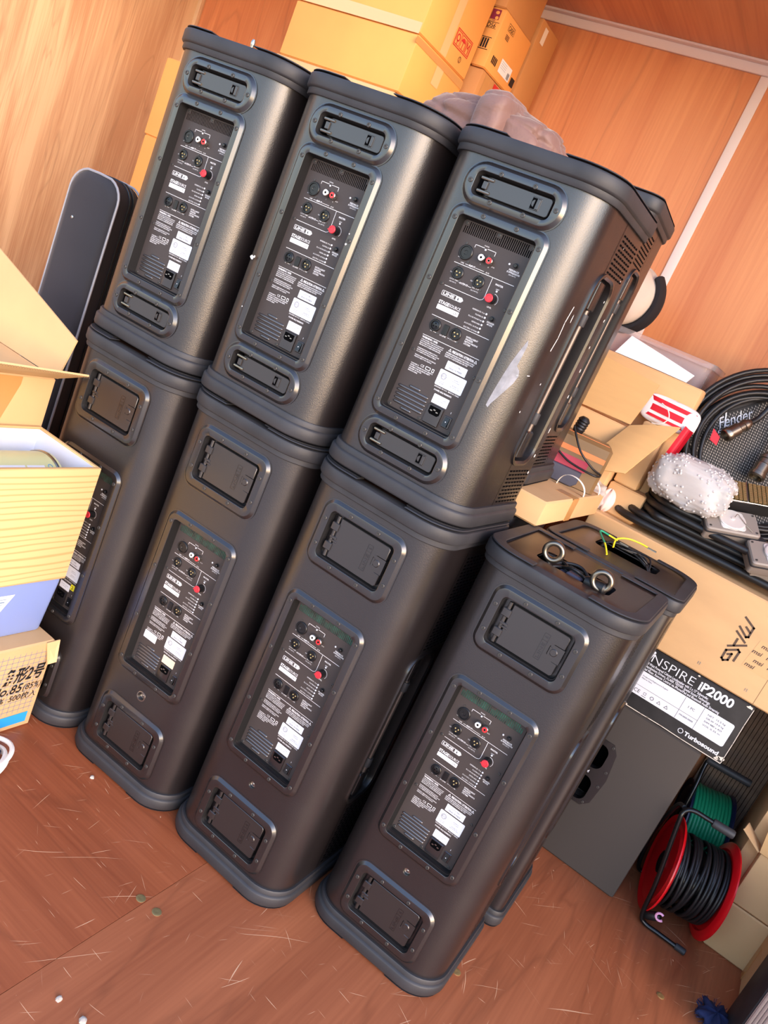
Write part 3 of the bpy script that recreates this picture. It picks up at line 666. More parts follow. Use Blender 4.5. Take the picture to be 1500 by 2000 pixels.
MB().box(-.128, .128, -.03, .03, .252, .2527).build('packing_tape', ['tape_clear'], r)
sheet('torn_flap', [(.129, .226, .250), (.130, .262, .252), (.145, .258, .198), (.137, .240, .190)], .003, 'kraft_light', r)
c = (-.750, -.31, .2535)
t = thing('storage_case', 'translucent bluish plastic case with a white label, on the grid printed carton', 'container', c)
k = MB(); zz = [0, .150]
O = lambda g, z: [(x, y, z) for x, y in rr(0, 0, .104 - g, .235 - g, .012, 3)]
k.loft([O(.010, 0), O(.008, .004), O(0, .138), O(0, .150), O(.004, .150), O(.004, .136), O(.012, .007)], 0, True, True); k.build('case_body', ['frosted_blue'], t)
k = MB()
for i in range(14): k.box(.086, .099, -.20 + i * .0305, -.186 + i * .0305, .1490, .1545)
k.build('lid_rib', ['frosted_blue'], t)
k = MB(); Sx = lambda u, v, d: (.1050 - .008 * (1 - v / .15) + d, u, v)
k.add([Sx(u, v, .0006) for u, v in ((-.23, .040), (.070, .040), (.115, .122), (-.23, .122))], [(0, 1, 2, 3)], 0)
for i in range(7): k.strip([(.068, .112 - i * .0075), (.095 - i * .004, .112 - i * .0075)], .004 if i % 2 else .002, .0010, Sx, 1)
k.build('case_label', ['white_paper', 'grey_blue_print'], t, 0)
MB().box(-.088, .084, -.215, .214, .010, .100).build('paper_stack', ['white_paper'], t)
c = (-.748, -.30, .4085)
t = thing('wooden_crate', 'open pine crate with skylight painted on its inner faces, on the translucent case', 'crate', c)
k = MB(); th = .009; W2, D2, H2 = .113, .222, .292
for nm, bx in (('crate_side', (W2 - th, W2, -D2, D2)), ('crate_side', (-W2, -W2 + th, -D2, D2)), ('crate_end', (-W2 + th, W2 - th, D2 - th, D2)), ('crate_end', (-W2 + th, W2 - th, -D2, -D2 + th))):
    MB().bbox(*bx, 0, H2, .0012).build(nm, ['pine'], t)
    a = MB(); x0, x1, y0, y1 = bx
    if nm == 'crate_side': xx = x0 - .0005 if x0 > 0 else x1 + .0005; a.box(xx - .0004, xx + .0004, -D2 + th, D2 - th, .01, H2 - .004)
    else: yy = y0 - .0005 if y0 > 0 else y1 + .0005; a.box(-W2 + th, W2 - th, yy - .0004, yy + .0004, .01, H2 - .004)
    a.build('crate_skylight_face', ['crate_skylight'], t)  # thin sheets carry skylight as colour; the crate has no real lining
MB().box(-W2 + th, W2 - th, -D2 + th, D2 - th, 0, .008).build('crate_bottom', ['pine'], t)
t = thing('food_tin', 'pale green printed tin lying inside the pine crate', 'tin', (-.742, -.20, .4185))
yy = .075; R = .088
MB().lathe([(R * .96, -.168), (R, -.166), (R, -.160), (R * .985, -.158), (R * .985, .066), (R, .068), (R, .074), (R * .96, .076), (R * .95, .071)], (-.005, 0, .175), (0, 1, 0), 40).build('tin_body', ['can_green'], t, 30)
k = MB()
def cyl(u, v, d): a = .62 + v / R; return (-.005 + (R * .985 + d) * sin(a), u, .175 + (R * .985 + d) * cos(a))
for u0, u1, v0, v1 in ((-.13, -.02, -.015, .035), (-.015, .03, -.015, .035)):
    n = 6; k.loft([[cyl(u0, v0 + (v1 - v0) * i / n, .0008), cyl(u1, v0 + (v1 - v0) * i / n, .0008)] for i in range(n + 1)], 0, False, False, False)
for i in range(6): k.strip([(-.12, -.008 + i * .007), (-.03 if i % 2 else -.05, -.008 + i * .007)], .0018, .0014, cyl, 1); k.strip([(-.008, -.008 + i * .007), (.024, -.008 + i * .007)], .0016, .0014, cyl, 1)
for a, b in ((.045, -.012), (.045, .010)): k.ring(circ(a, b, .006, 12), circ(a, b, .0045, 12), .0012, cyl, 1)
k.build('tin_print', ['white_paper', 'blue_print'], t, 0)
MB().lathe([(.089, .060), (.0905, .063), (.0905, .0655), (.089, .068)], (-.005, 0, .175), (0, 1, 0), 40).build('tin_rim', ['steel'], t)
r, w = carton('open_carton', 'tall open kraft carton with raised flaps beside the pine crate', (-1.22, -.868), (-.55, -.07), (0, .822), 'kraft_light')
hw, hd = .176, .24
sheet('carton_flap', [(hw, -hd, .822), (hw, hd, .822), (hw + .105, hd - .005, .872), (hw + .105, -hd, .884)], .0045, 'kraft_light', r)
sheet('carton_flap', [(-hw, hd, .822), (hw, hd, .822), (hw + .012, hd + .012, .925), (-hw - .02, hd + .02, 1.03)], .0045, 'kraft_light', r)
k = MB()
for i in range(72):
    u = -hd + i * .0066
    for e in (0, .0033): k.strip([(u + e, .0004), (u + e + .0033, .0040)] if not e else [(u + e, .0040), (u + e + .0033, .0004)], .0007, 0, lambda a, b, d: (hw + .1062, a, .8685 + b + (.012 * (hd - a) / (2 * hd))), 0)
k.build('flute_edge', ['flute'], r, 0)
SS = lambda u, v, d: (hw + d, u, v)
MB().slab([(-.24, .69), (.115, .69), (.150, .80), (.150, .818), (-.24, .818)], .0003, .0008, mp=SS).build('packing_tape', ['tape_brown'], r)

# white cup lamp wire at the left edge
t = thing('white_cord', 'white coiled cord on the floor at the left edge', 'cord', (-.540, -.268, 0))
k = MB()
for j, (rx, rz) in enumerate(((.075, .0), (.068, .014), (.080, .028))):
    k.tube([(rx * cos(a) * .9, rx * sin(a), .009 + rz + .010 * sin(a * 2)) for a in [2 * pi * q_ / 40 for q_ in range(41)]], .0055, 8)
k.build('cord_coil', ['strap_white'], t)
MB().bbox(-.03, .03, -.05, .05, 0.001, .045, .006).build('plug_block', ['navy_plastic'], t)

# ---- soft instrument case between the left wall and the speakers
t = thing('soft_instrument_case', 'tall black padded instrument case with grey piping behind the left box stack', 'case', (-1.245, .235, -.012))
def bagpoly(e):
    w = .078 + e; pts = [(w, .02)]
    for a in range(0, 181, 15): pts.append((math.copysign(max(0, w - .055) if abs(cos(radians(a))) > 1e-6 else 0, cos(radians(a))) + (.055) * cos(radians(a)), 1.235 + e + .058 * sin(radians(a))))
    return pts + [(-w, .02)]
# face looks to +x and a little to -y
rot = radians(-78)
def bm_(u, v, d): x, y = d, u; return (x * cos(rot) - y * sin(rot), x * sin(rot) + y * cos(rot), v)
k = MB(); P0 = bagpoly(0); k.loft([[bm_(u, v, dd) for u, v in bagpoly(e)] for e, dd in ((-.014, -.062), (-.003, -.05), (.002, 0), (0, .05))], 0, True, False)
k.build('case_side', ['nylon_dark'], t, 50)
k = MB(); k.loft([[bm_(u, v, dd) for u, v in bagpoly(e)] for e, dd in ((0, .05), (-.006, .060), (-.02, .064))], 0, False, True); k.build('front_panel', ['nylon_black'], t, 60)
k = MB()
for dd, e in ((.052, .002), (-.052, .0)): k.tube([bm_(u, v, dd) for u, v in bagpoly(e)], .0035, 6)
k.build('piping', ['piping'], t)
k = MB()
for dd in (-.012, .004): k.tube([bm_(u, v, dd) for u, v in bagpoly(.0025)], .0022, 5)
k.build('zip', ['black_gloss'], t)
MB().lathe([(.004, 0), (.004, .002), (.001, .003)], bm_(-.035, 1.16, .064), (cos(rot), sin(rot), 0), 10).build('rivet', ['steel'], t)

# ---- boxes stacked against the back, left of the centre
G = 'cartons stacked behind the speakers'
def stk(label, x, y, z, m='kraft_warm_lit', tape=None, name='cardboard_box'): return carton(name, label, x, y, z, m, tape=tape, group=None)[0]
stk('kraft carton tinted with warm light at the foot of the stack by the left wall', (-1.74, -1.31), (.72, 1.06), (0, .74))
stk('kraft carton tinted with warm light in the middle of the stack by the left wall', (-1.728, -1.31), (.72, 1.06), (.74, 1.443))
stk('kraft carton tinted with warm light on top of the stack by the left wall, edge beside the speaker', (-1.735, -1.31), (.72, 1.06), (1.443, 1.70))
stk('kraft carton at the foot of the middle back stack', (-1.30, -.83), (.72, 1.05), (0, .64), 'kraft')
stk('kraft carton halfway up the middle back stack', (-1.30, -.83), (.72, 1.05), (.64, 1.24), 'kraft')
stk('kraft carton just under the wide light-tinted carton, only its top strip showing', (-1.295, -.82), (.722, 1.05), (1.24, 1.818), 'kraft_light')
r = stk('wide plain carton tinted with warm light standing above the middle speaker', (-1.278, -.812), (.72, 1.035), (1.818, 1.978), 'kraft_warm_lit')
c = (-1.045, .8775, 1.818)
k = MB(); s = SR(c, -.812); k.add([s(u, v, .0012) for u, v in ((.71, 1.972), (1.034, 1.972), (1.034, 1.951), (.71, 1.955))], [(0, 1, 2, 3)]); k.add([s(u, v, .001) for u, v in ((.86, 1.968), (.905, 1.968), (.905, 1.90), (.86, 1.90))], [(0, 1, 2, 3)], 1)
k.build('packing_tape', ['tape_brown', 'tape_clear'], r, 0)
r = stk('upper carton tinted with warm light, with a red stamped mark on its side', (-1.278, -.812), (.718, 1.035), (1.979, 2.26), 'kraft_warm_lit')
c = (-1.045, .8765, 1.979); s = SR(c, -.812); k = MB(); f = FR(c, .718)
k.ring([(.893, 2.030), (1.000, 2.030), (1.000, 2.078), (.893, 2.078)], [(.8955, 2.0325), (.9975, 2.0325), (.9975, 2.0755), (.8955, 2.0755)], .001, s, 0)
for i, u in enumerate((.897, .932, .966)):
    k.ring([(u, 2.035), (u + .031, 2.035), (u + .031, 2.073), (u, 2.073)], [(u + .002, 2.037), (u + .029, 2.037), (u + .029, 2.071), (u + .002, 2.071)], .001, s, 0)
k.ring(circ(.912, 2.056, .011, 16), circ(.912, 2.056, .007, 16), .001, s, 0); k.strip([(.912, 2.046), (.912, 2.038)], .003, .001, s, 0)
k.flat([(.934 + .013 * (1 - cos(radians(q_))), 2.056 + .011 * sin(radians(q_))) for q_ in range(0, 181, 20)], .001, s, 0); k.strip([(.947, 2.056), (.947, 2.038)], .003, .001, s, 0)
k.strip([(.972, 2.040), (.972, 2.066), (.980, 2.052), (.988, 2.066), (.988, 2.040)], .003, .001, s, 0)
k.ring(circ(.962, 2.012, .009, 14), circ(.962, 2.012, .0072, 14), .001, s, 1); k.text('2', .962, 2.007, .010, .001, s, 1, al='CENTER')
k.build('stamped_mark', ['red_print', 'print_black'], r, 0)
k = MB(); k.add([s(u, v, .0006) for u, v in ((.845, 1.985), (.885, 1.985), (.885, 2.20), (.845, 2.20))], [(0, 1, 2, 3)]); k.add([f(u, v, .0006) for u, v in ((-1.277, 1.979), (-.815, 1.979), (-.815, 2.008), (-1.277, 2.016))], [(0, 1, 2, 3)])
k.build('packing_tape', ['tape_clear'], r, 0)
stk('kraft carton low in the stack behind the brown jacket', (-.99, -.775), (1.06, 1.30), (0, 1.0), 'kraft')
r = stk('brown carton with a red and white sticker under the narrow printed carton', (-1.0, -.775), (1.06, 1.305), (1.0, 2.034), 'kraft_brown')
c = (-.8875, 1.1825, 1.0); s = SR(c, -.775); k = MB()
k.add([s(u, v, .001) for u, v in ((1.155, 2.028), (1.232, 2.028), (1.232, 1.982), (1.155, 1.982))], [(0, 1, 2, 3)]); k.add([s(u, v, .0015) for u, v in ((1.185, 1.986), (1.215, 1.986), (1.213, 2.002), (1.226, 2.020), (1.190, 2.014), (1.200, 2.006))], [(0, 1, 2, 3, 4, 5)], 1); k.flat([(1.196 + .010 * cos(a), 2.014 + .008 * sin(a)) for a in [2 * pi * q_ / 12 for q_ in range(12)]], .0014, s, 1)
k.build('red_sticker', ['red_print', 'white_paper'], r, 0)
k = MB(); k.add([s(u, v, .0006) for u, v in ((1.085, 1.80), (1.125, 1.80), (1.125, 2.03), (1.085, 2.03))], [(0, 1, 2, 3)]); k.build('packing_tape', ['tape_brown'], r, 0)
r = stk('narrow printed carton with a maroon emblem and a white shipping label', (-.828, -.775), (1.055, 1.283), (2.036, 2.212), 'kraft_warm_lit')
c = (-.8015, 1.169, 2.036); f = FR(c, 1.055); s = SR(c, -.775); k = MB()
k.flat([(-.823, 2.176), (-.792, 2.176), (-.792, 2.205), (-.823, 2.205)], .001, f, 0)
k.flat([(-.803 + .007 * cos(a), 2.196 + .005 * sin(a)) for a in [2 * pi * q_ / 14 for q_ in range(14)]], .0014, f, 2); k.flat([(-.800 + .006 * cos(a), 2.181 + .005 * sin(a)) for a in [2 * pi * q_ / 14 for q_ in range(14)]], .0014, f, 2)
k.build('emblem', ['maroon_print', 'print_black', 'kraft_warm_lit'], r, 0); k = MB()
k.text('BEER', -.807, 2.171, .0035, .001, f, 0, al='CENTER'); k.text('D56', -.808, 2.152, .014, .001, f, 1, al='CENTER', w=.030); k.strip([(-.826, 2.168), (-.785, 2.168)], .0012, .001, f, 1); k.strip([(-.826, 2.150), (-.790, 2.150)], .0010, .001, f, 1)
k.build('emblem_print', ['maroon_print', 'print_black', 'kraft_warm_lit'], r, 0); k = MB()
for q_ in range(3): k.flat([(-.820 + q_ * .009, 2.092), (-.814 + q_ * .009, 2.092), (-.814 + q_ * .009, 2.120), (-.820 + q_ * .009, 2.120)], .001, f, 1)
for v in (2.088, 2.123): k.strip([(-.824, v), (-.790, v)], .002, .001, f, 1)
k.build('stripe_print', ['maroon_print', 'print_black', 'kraft_warm_lit'], r, 0); k = MB()
k.text('CASIO', 1.125, 2.174, .014, .001, s, 1, w=.040, al='CENTER'); k.ring([(1.100, 2.171), (1.150, 2.171), (1.150, 2.192), (1.100, 2.192)], [(1.101, 2.172), (1.149, 2.172), (1.149, 2.191), (1.101, 2.191)], .001, s, 1)
for q_ in range(4): k.strip([(1.105, 2.160 - q_ * .004), (1.130, 2.160 - q_ * .004)], .0018, .001, s, 1)
k.build('side_print', ['maroon_print', 'print_black'], r, 0); k = MB()
k.flat([(1.140, 2.062), (1.232, 2.062), (1.232, 2.102), (1.140, 2.102)], .001, s, 3)
for q_ in range(9): k.strip([(1.208 + q_ * .0022, 2.066), (1.208 + q_ * .0022, 2.084)], .0010, .0014, s, 1)
for q_ in range(4): k.strip([(1.148, 2.096 - q_ * .006), (1.190, 2.096 - q_ * .006)], .0010, .0014, s, 4)
k.build('shipping_label', ['maroon_print', 'print_black', 'kraft_warm_lit', 'white_paper', 'grey_blue_print'], r, 0); k = MB()
k.flat([(1.244, 2.060), (1.275, 2.060), (1.275, 2.086), (1.244, 2.086)], .001, s, 1)
for q_ in range(4): k.flat([(1.078 + q_ * .010, 2.064), (1.085 + q_ * .010, 2.064), (1.085 + q_ * .010, 2.086), (1.078 + q_ * .010, 2.086)], .001, s, 1)
k.build('carton_print', ['maroon_print', 'print_black', 'kraft_warm_lit', 'white_paper', 'grey_blue_print'], r, 0)
r = stk('dark brown carton with a small pale label behind the narrow printed one', (-1.02, -.775), (1.30, 1.46), (2.036, 2.30), 'kraft_brown')
r2 = stk('tall brown carton against the wall, below the dark one', (-1.02, -.79), (1.31, 1.46), (0, 2.035), 'kraft_brown')
c = (-.8975, 1.38, 2.036); s = SR(c, -.775); k = MB(); k.flat([(1.33, 2.235), (1.36, 2.235), (1.36, 2.285), (1.33, 2.285)], .001, s); k.build('label', ['pale_label'], r, 0)
stk('brown carton above the stamped one, its corner at the picture top', (-1.0, -.785), (1.055, 1.29), (2.213, 2.36), 'kraft_brown')

# ---- jacket on hidden boxes behind the upper row
stk('lower of two kraft cartons behind the middle speakers, under the jacket', (-.70, -.24), (.385, .70), (0, .90), 'kraft')
stk('upper of two kraft cartons behind the middle speakers, under the jacket', (-.68, -.25), (.385, .70), (.90, 1.66), 'kraft')
t = thing('folded_jacket', 'folded mauve brown quilted jacket behind the upper speakers', 'jacket', (-.39, .56, 1.661))
def q1(th, ph, d): return 1 - .07 * (1 - abs(sin(4.5 * th + 2.2 * ph + .6 * sin(7 * ph)))) ** 3 - .05 * (1 - abs(sin(6 * ph - 2 * th))) ** 4 + .02 * sin(9 * ph + 2 * th)
blob('jacket_body', 'jacket', (.0, .02, .084), (.205, .13, .084), t, q1, 110, 60, 80, 2.6)
def q2(th, ph, d): return 1 - .06 * (1 - abs(sin(5 * ph + th))) ** 3 + .02 * sin(4 * th)
blob('jacket_sleeve', 'jacket', (.035, -.035, .106), (.048, .10, .075), t, q2, 70, 44, 80, 3.4)

# ---- flat carton under the rear upper speaker
r, w = carton('strapped_carton', 'flat kraft carton with white straps under the rear upper speaker', (-.22, .205), (.395, .93), (.9715, 1.0345), 'kraft')
for y0, x0 in ((.04, .0), (.20, .0)):
    k = MB()
    pts = [(.168 + .040 * cos(a) + x0, y0 + .012 * cos(2 * a), .0645 + .040 * sin(a)) for a in [pi * q_ / 20 for q_ in range(21)]]
    for p in range(len(pts) - 1):
        a, b = pts[p], pts[p + 1]
        k.add([(a[0], a[1] - .006, a[2]), (b[0], b[1] - .006, b[2]), (b[0], b[1] + .006, b[2]), (a[0], a[1] + .006, a[2])] + [(a[0], a[1] - .006, a[2] - .001), (b[0], b[1] - .006, b[2] - .001), (b[0], b[1] + .006, b[2] - .001), (a[0], a[1] + .006, a[2] - .001)], [(0, 1, 2, 3), (7, 6, 5, 4), (0, 4, 5, 1), (3, 2, 6, 7)])
    k.build('strap', ['strap_white'], r, 60)
MB().box(.2125, .2135, -.05, .0, .001, .063).box(.16, .2135, -.05, 0, .063, .0636).build('packing_tape', ['tape_brown'], r)

# ---- subwoofer, printed box, big carton
t = thing('subwoofer', 'dark grey textured subwoofer cabinet with a two-hole handle cup', 'speaker', (.53, 1.18, 0))
o = MB().bbox(-.236, .236, -.25, .25, 0, .529, .006).build('cabinet', ['shell_black'], t)
HB = lambda u, v, d: (u - .53, .93 - 1.18 - d, v)
cut(o, [MB().loft([[HB(u, v, e) for u, v in rr(.518, .30, .048, .098, .02, 4)] for e in (.02, -.06)])])
k = MB(); pl = [(.452, .21), (.470, .192), (.560, .192), (.582, .215), (.592, .300), (.582, .385), (.564, .410), (.470, .410), (.452, .392)]
h1 = rr(.520, .353, .042, .040, .024, 5); h2 = rr(.520, .243, .042, .040, .024, 5)
holed_plate(k, pl, [h1, h2], HB, -.02, .004)
o = k.build('handle_plate', ['smooth_black'], t, 30)
screws(t, [], 0)
for u, v in ((.564, .400), (.580, .323), (.580, .272), (.564, .205)):
    s_ = link('screw', screw_me, o); s_.location = HB(u, v, .004)
MB().text('Turbosound', .538, .2945, .009, .0044, HB, al='RIGHT', w=.058, bold=.02).build('maker_badge', ['sticker'], o, 0)
MB().box(-.10, .034, -.1925, -.1905, .206, .394).build('handle_cup_shade', ['void'], t)  # black sheet over the pocket floor stands in for shade in the holes
X0, X1, Z0, Z1 = .40, .817, .532, .7185
r, w = carton('printed_speaker_box', 'black printed carton with a white data panel on the subwoofer', (X0, X1), (.93, 1.22), (Z0, Z1), 'print_box_black', b=.003)
c = ((X0 + X1) / 2, 1.075, Z0); f = FR(c, .93); k = MB(); d = .0008
k.slab(rr(.660, .6115, .139, .0355, .006, 3), d - .0004, d, mp=f, mi=0)
k.text('i', .521, .681, .034, d, f, 0, bold=.03, shear=.25); k.text('NSPIRE', .534, .681, .026, d, f, 0, w=.124, bold=-.012); k.text('iP2000', .672, .682, .026, d, f, 0, w=.096, bold=.03)
k.text('1,000 Watt Powered Column Loudspeaker with 2 x 12" Subwoofer,', .519, .6695, .0075, d, f, 0, w=.190, bold=.02)
k.text('17 Neodymium Drivers, KLARK TEKNIK Spatial Sound Technology,', .519, .6600, .0075, d, f, 0, w=.200, bold=.02)
k.text('Digital Mixer, Remote Control via iPhone/iPad and Bluetooth Audio Streaming', .519, .6505, .0075, d, f, 0, w=.230, bold=.02)
e = d + .0004
k.strip([(.522, .604), (.712, .604)], .0008, e, f, 1); k.strip([(.659, .646), (.659, .577)], .0008, e, f, 1); k.strip([(.713, .646), (.713, .577)], .0008, e, f, 1)
k.text('Designed and Engineered in England', .535, .633, .0042, e, f, 1, w=.075); k.text('Made in China', .535, .626, .0042, e, f, 1, w=.03)
k.text('1 PC', .685, .621, .0075, e, f, 1, al='CENTER'); k.text('P/N 0000 00000', .685, .591, .005, e, f, 1, al='CENTER', w=.04)
k.text('CE', .540, .583, .011, e, f, 1, al='CENTER')
k.ring(circ(.563, .590, .0055, 4, pi / 4), circ(.563, .590, .0042, 4, pi / 4), e, f, 1); k.strip([(.557, .581), (.569, .581)], .0015, e, f, 1)
k.ring(circ(.585, .589, .0055, 14), circ(.585, .589, .0042, 14), e, f, 1)
for x in (.606, .628): k.ring(circ(x, .588, .0068, 3, pi / 2), circ(x, .588, .0046, 3, pi / 2), e, f, 1)
for i in range(4): k.text(('NET  15.5 kg', 'GR.W 19.0 kg', 'DIM 480 x 425', 'VOL 0.35 m'), .73, .632 - i * .0105, .005, e, f, 1, w=.045) if False else k.text(('NET  15.5 kg', 'GR.W 19.0 kg', 'DIM 480 x 425', 'VOL 0.35 m')[i], .728, .632 - i * .0105, .0048, e, f, 1, w=.050)
k.ring(circ(.690, .5535, .0075, 20), circ(.690, .5535, .0058, 20), d, f, 0); k.text('Turbosound', .701, .548, .012, d, f, 0, w=.098, bold=.04)
k.build('box_print', ['sticker', 'print_black'], r, 0)
k = MB(); rnd = random.Random(3)
for x, z, s_ in ((.806, .712, .011), (.812, .548, .012), (.803, .545, .008), (.532, .536, .006), (.60, .5345, .005), (.66, .716, .005), (.80, .54, .009)):
    k.flat([(x + s_ * rnd.uniform(.4, 1) * cos(a), z + s_ * .6 * rnd.uniform(.4, 1) * sin(a)) for a in [2 * pi * q_ / 9 for q_ in range(9)]], .0009, f, 0)
k.strip([(.50, .5335), (.58, .5338), (.64, .535), (.70, .5335), (.815, .534)], .0022, .0009, f, 0); k.strip([(.816, .536), (.8163, .60), (.8155, .66), (.8165, .71)], .0016, .0009, f, 0)
k.build('worn_edge', ['pale_label'], r, 0)['kind'] = 'stuff'
r, w = carton('computer_case_carton', 'large kraft carton with an angular dark logo, on the black printed box', (.19, 1.18), (.93, 1.40), (.7205, .984), 'kraft')
c = (.685, 1.165, .7205); f = FR(c, .93); k = MB(); d = .0008
# angular letters running upwards, as printed
def LT(pts, o, s_, wd=.0074):
    A = lambda a, b: (o[0] - b * s_, o[1] + a * s_)
    k.strip([A(a, b) for a, b in pts], wd, d, f, 0)
s_ = .042
for st_ in ([(.6839, .9198), (.7133, .9041), (.713, .8763), (.7081, .8732), (.6827, .8904)], [(.6972, .897), (.7105, .8892)], [(.6825, .8754), (.7121, .8589)], [(.6933, .8573), (.6931, .8382)], [(.6818, .8292), (.7192, .8533)],
            [(.7123, .801), (.7136, .8293), (.708, .8328), (.6832, .8167), (.6833, .7919), (.6888, .7881), (.6988, .7947), (.6999, .8142), (.6918, .8089)]): k.strip(st_, .0056, d, f, 0)
k.add([f(u, v, .0004) for u, v in ((.733, .80), (1.12, .80), (1.12, .885), (.742, .885))], [(0, 1, 2, 3)], 1)
for i, (x, z) in enumerate(((.752, .868), (.790, .868), (.828, .868), (.738, .846), (.776, .846), (.814, .846), (.752, .824), (.790, .824), (.738, .806), (.828, .824))):
    k.text('msi', x, z, .0115, d, f, 0, w=.026, bold=.02, shear=.2)
k.strip([(.806, .722), (.807, .983)], .0012, .0005, f, 2)
for x in (.640, .645, .772, .777): k.strip([(x, .744), (x, .752)], .0014, .001, f, 3)
k.build('carton_print', ['print_brown', 'tape_clear', 'flute', 'steel'], r, 0)['kind'] = 'stuff'

# ---- flattened cardboard bundle, cartons at the right edge
t = thing('flattened_cardboard_bundle', 'bundle of flattened corrugated cardboard standing behind the cable reels', 'cardboard', (.93, 1.482, 0))
sm = MB().box(-.0054, .0054, -.016, .016, 0, .715).mesh('cardboard_sheet', ['corrugate'])
rnd = random.Random(5)
for i in range(18):
    o = link('cardboard_sheet', sm, t); o.location = (-.118 + i * .0125, rnd.uniform(-.003, .003), 0); o.scale = (1, 1, rnd.uniform(.985, 1.0))
r, w = carton('kraft_carton', 'kraft carton with a cut-off printed letter at the right edge beside the cardboard bundle', (.99, 1.45), (1.09, 1.42), (0, .7195), 'kraft'); c = (1.22, 1.255, 0); f = FR(c, 1.09)
k = MB(); k.text('S2', 1.005, .52, .05, .001, f, 0, bold=.04); k.build('carton_print', ['print_black'], r, 0)
carton('kraft_carton', 'pale kraft carton on the floor right of the red cable reel', (1.030, 1.42), (1.038, 1.085), (0, .158), 'kraft_light')
r, w = carton('kraft_carton', 'pale open kraft carton with a standing flap, above the floor carton by the reels', (1.028, 1.42), (1.040, 1.085), (.160, .335), 'kraft_light')
sheet('carton_flap', [(-.201, -.0235, .175), (-.201, .0235, .175), (-.255, .022, .215), (-.262, -.0235, .210)], .005, 'kraft', r)
sheet('carton_flap', [(.2, -.0235, .175), (-.201, -.0235, .175), (-.215, -.012, .265), (.2, -.012, .275)], .005, 'kraft_inside', r)
r, w = carton('kraft_carton', 'taped kraft carton on the floor behind the black flight case', (1.150, 1.50), (.835, 1.030), (0, .166), 'kraft_light')
MB().box(-.1765, -.1752, .065, .0975, .0, .1665).box(-.1765, -.14, .078, .0976, .1655, .1668).box(-.1765, -.1752, -.06, .065, .12, .1665).build('packing_tape', ['tape_brown'], r)
t = thing('flight_case', 'black flight case with ribbed aluminium edge in the bottom right corner', 'case', (1.40, .725, 0))
MB().bbox(-.262, .26, -.095, .095, 0, .40, .006).build('case_panel', ['nylon_dark'], t)
k = MB()
for i, wd in enumerate((.006, .006, .006, .006)): k.bbox(-.2665 + i * .0085, -.2595 + i * .0085, -.0985, -.094, .0, .405, .0012)
k.bbox(-.2685, -.230, -.0962, -.094, 0, .405, .0006); k.build('edge_profile', ['case_aluminium'], t)
MB().bbox(-.258, -.236, -.1015, -.097, .028, .075, .002).build('catch', ['gunmetal'], t)
MB().bbox(-.272, -.262, -.09, .09, .0, .40, .003).build('rubber_edge', ['rubber'], t)
t = thing('cloth_scrap', 'dark blue frayed cloth scrap on the floor at the bottom right', 'cloth', (1.098, .742, 0))
blob('cloth', 'navy_cloth', (0, 0, .012), (.040, .055, .016), t, lambda th, ph, d: 1 + .22 * sin(5 * th + 2 * ph) + .12 * sin(11 * th), 40, 14)
k = MB(); rnd = random.Random(9)
for i in range(70):
    a = rnd.uniform(0, 2 * pi); p = Vector((.036 * cos(a), .05 * sin(a), .010)); k.tube([p, p + Vector((cos(a) * .015, sin(a) * .015, rnd.uniform(-.004, .012)))], .0008, 4)
o = k.build('frayed_edge', ['navy_cloth'], t); o['kind'] = 'stuff'

# ---- cable reels
def reel(name, label, c, R, wd, ax, m_fl, m_cab, turns, core, tilt=0, seed=1):
    t = thing(name, label, 'cable reel', c); A = Vector(ax).normalized()
    for s_ in (-1, 1):
        cc = A * s_ * wd / 2
        prof = [(R * .22, 0), (R * .80, .003), (R * .84, -.003 if s_ > 0 else -.003), (R * .965, .001), (R, .006), (R, .010), (R * .97, .0085), (R * .84, .003), (R * .80, .009), (R * .22, .006)]
        MB().lathe(prof, cc, A * s_, 56, cap=False).build('flange', [m_fl], t, 40)
        MB().lathe([(R * .23, .0), (R * .23, .010), (R * .16, .013), (R * .05, .013)], cc, A * s_, 24).build('hub', ['black_gloss'], t)
    MB().lathe([(core * .8, -wd / 2), (core * .8, wd / 2)], (0, 0, 0), A, 24).build('drum', ['black_gloss'], t)
    u = A.orthogonal().normalized(); w_ = A.cross(u); rnd = random.Random(seed); k = MB()
    rc = wd / turns / 2
    for i in range(turns):
        b0 = -wd / 2 + rc * 1.1 + i * (wd - 2.2 * rc) / (turns - 1); ph = rnd.uniform(0, 6.28); am = rnd.uniform(.2, 1.0) * rc * (0 if seed == 2 else 3.0)
        pts = []
        for q_ in range(49):
            a = 2 * pi * q_ / 48; rad_ = core + rc * (.25 if i % 2 else .0) + .0015 * sin(3 * a + ph)
            h = max(-wd / 2 + rc, min(wd / 2 - rc, b0 + am * sin(a + ph)))
            pts.append(A * h + (u * cos(a) + w_ * sin(a)) * rad_)
        k.tube(pts, rc * 1.12, 8, cap=False)
    k.build('wound_cable', [m_cab], t, 60); return t
t = reel('cable_reel', 'red cable reel wound with black cable on the floor', (.908, 1.040, .1475), .146, .148, (1, .262, .01), 'red_plastic', 'cable_rubber', 17, .108, seed=1)
L = lambda x, y, z: (x - .908, y - 1.040, z - .1475)
def smooth(pts, n=6):
    out = []
    P = [Vector(p) for p in pts]
    for i in range(len(P) - 1):
        p0, p1, p2, p3 = P[max(i - 1, 0)], P[i], P[i + 1], P[min(i + 2, len(P) - 1)]
        for j in range(n):
            s_ = j / n; out.append(.5 * ((2 * p1) + (-p0 + p2) * s_ + (2 * p0 - 5 * p1 + 4 * p2 - p3) * s_ ** 2 + (-p0 + 3 * p1 - 3 * p2 + p3) * s_ ** 3))
    return out + [P[-1]]
k = MB()
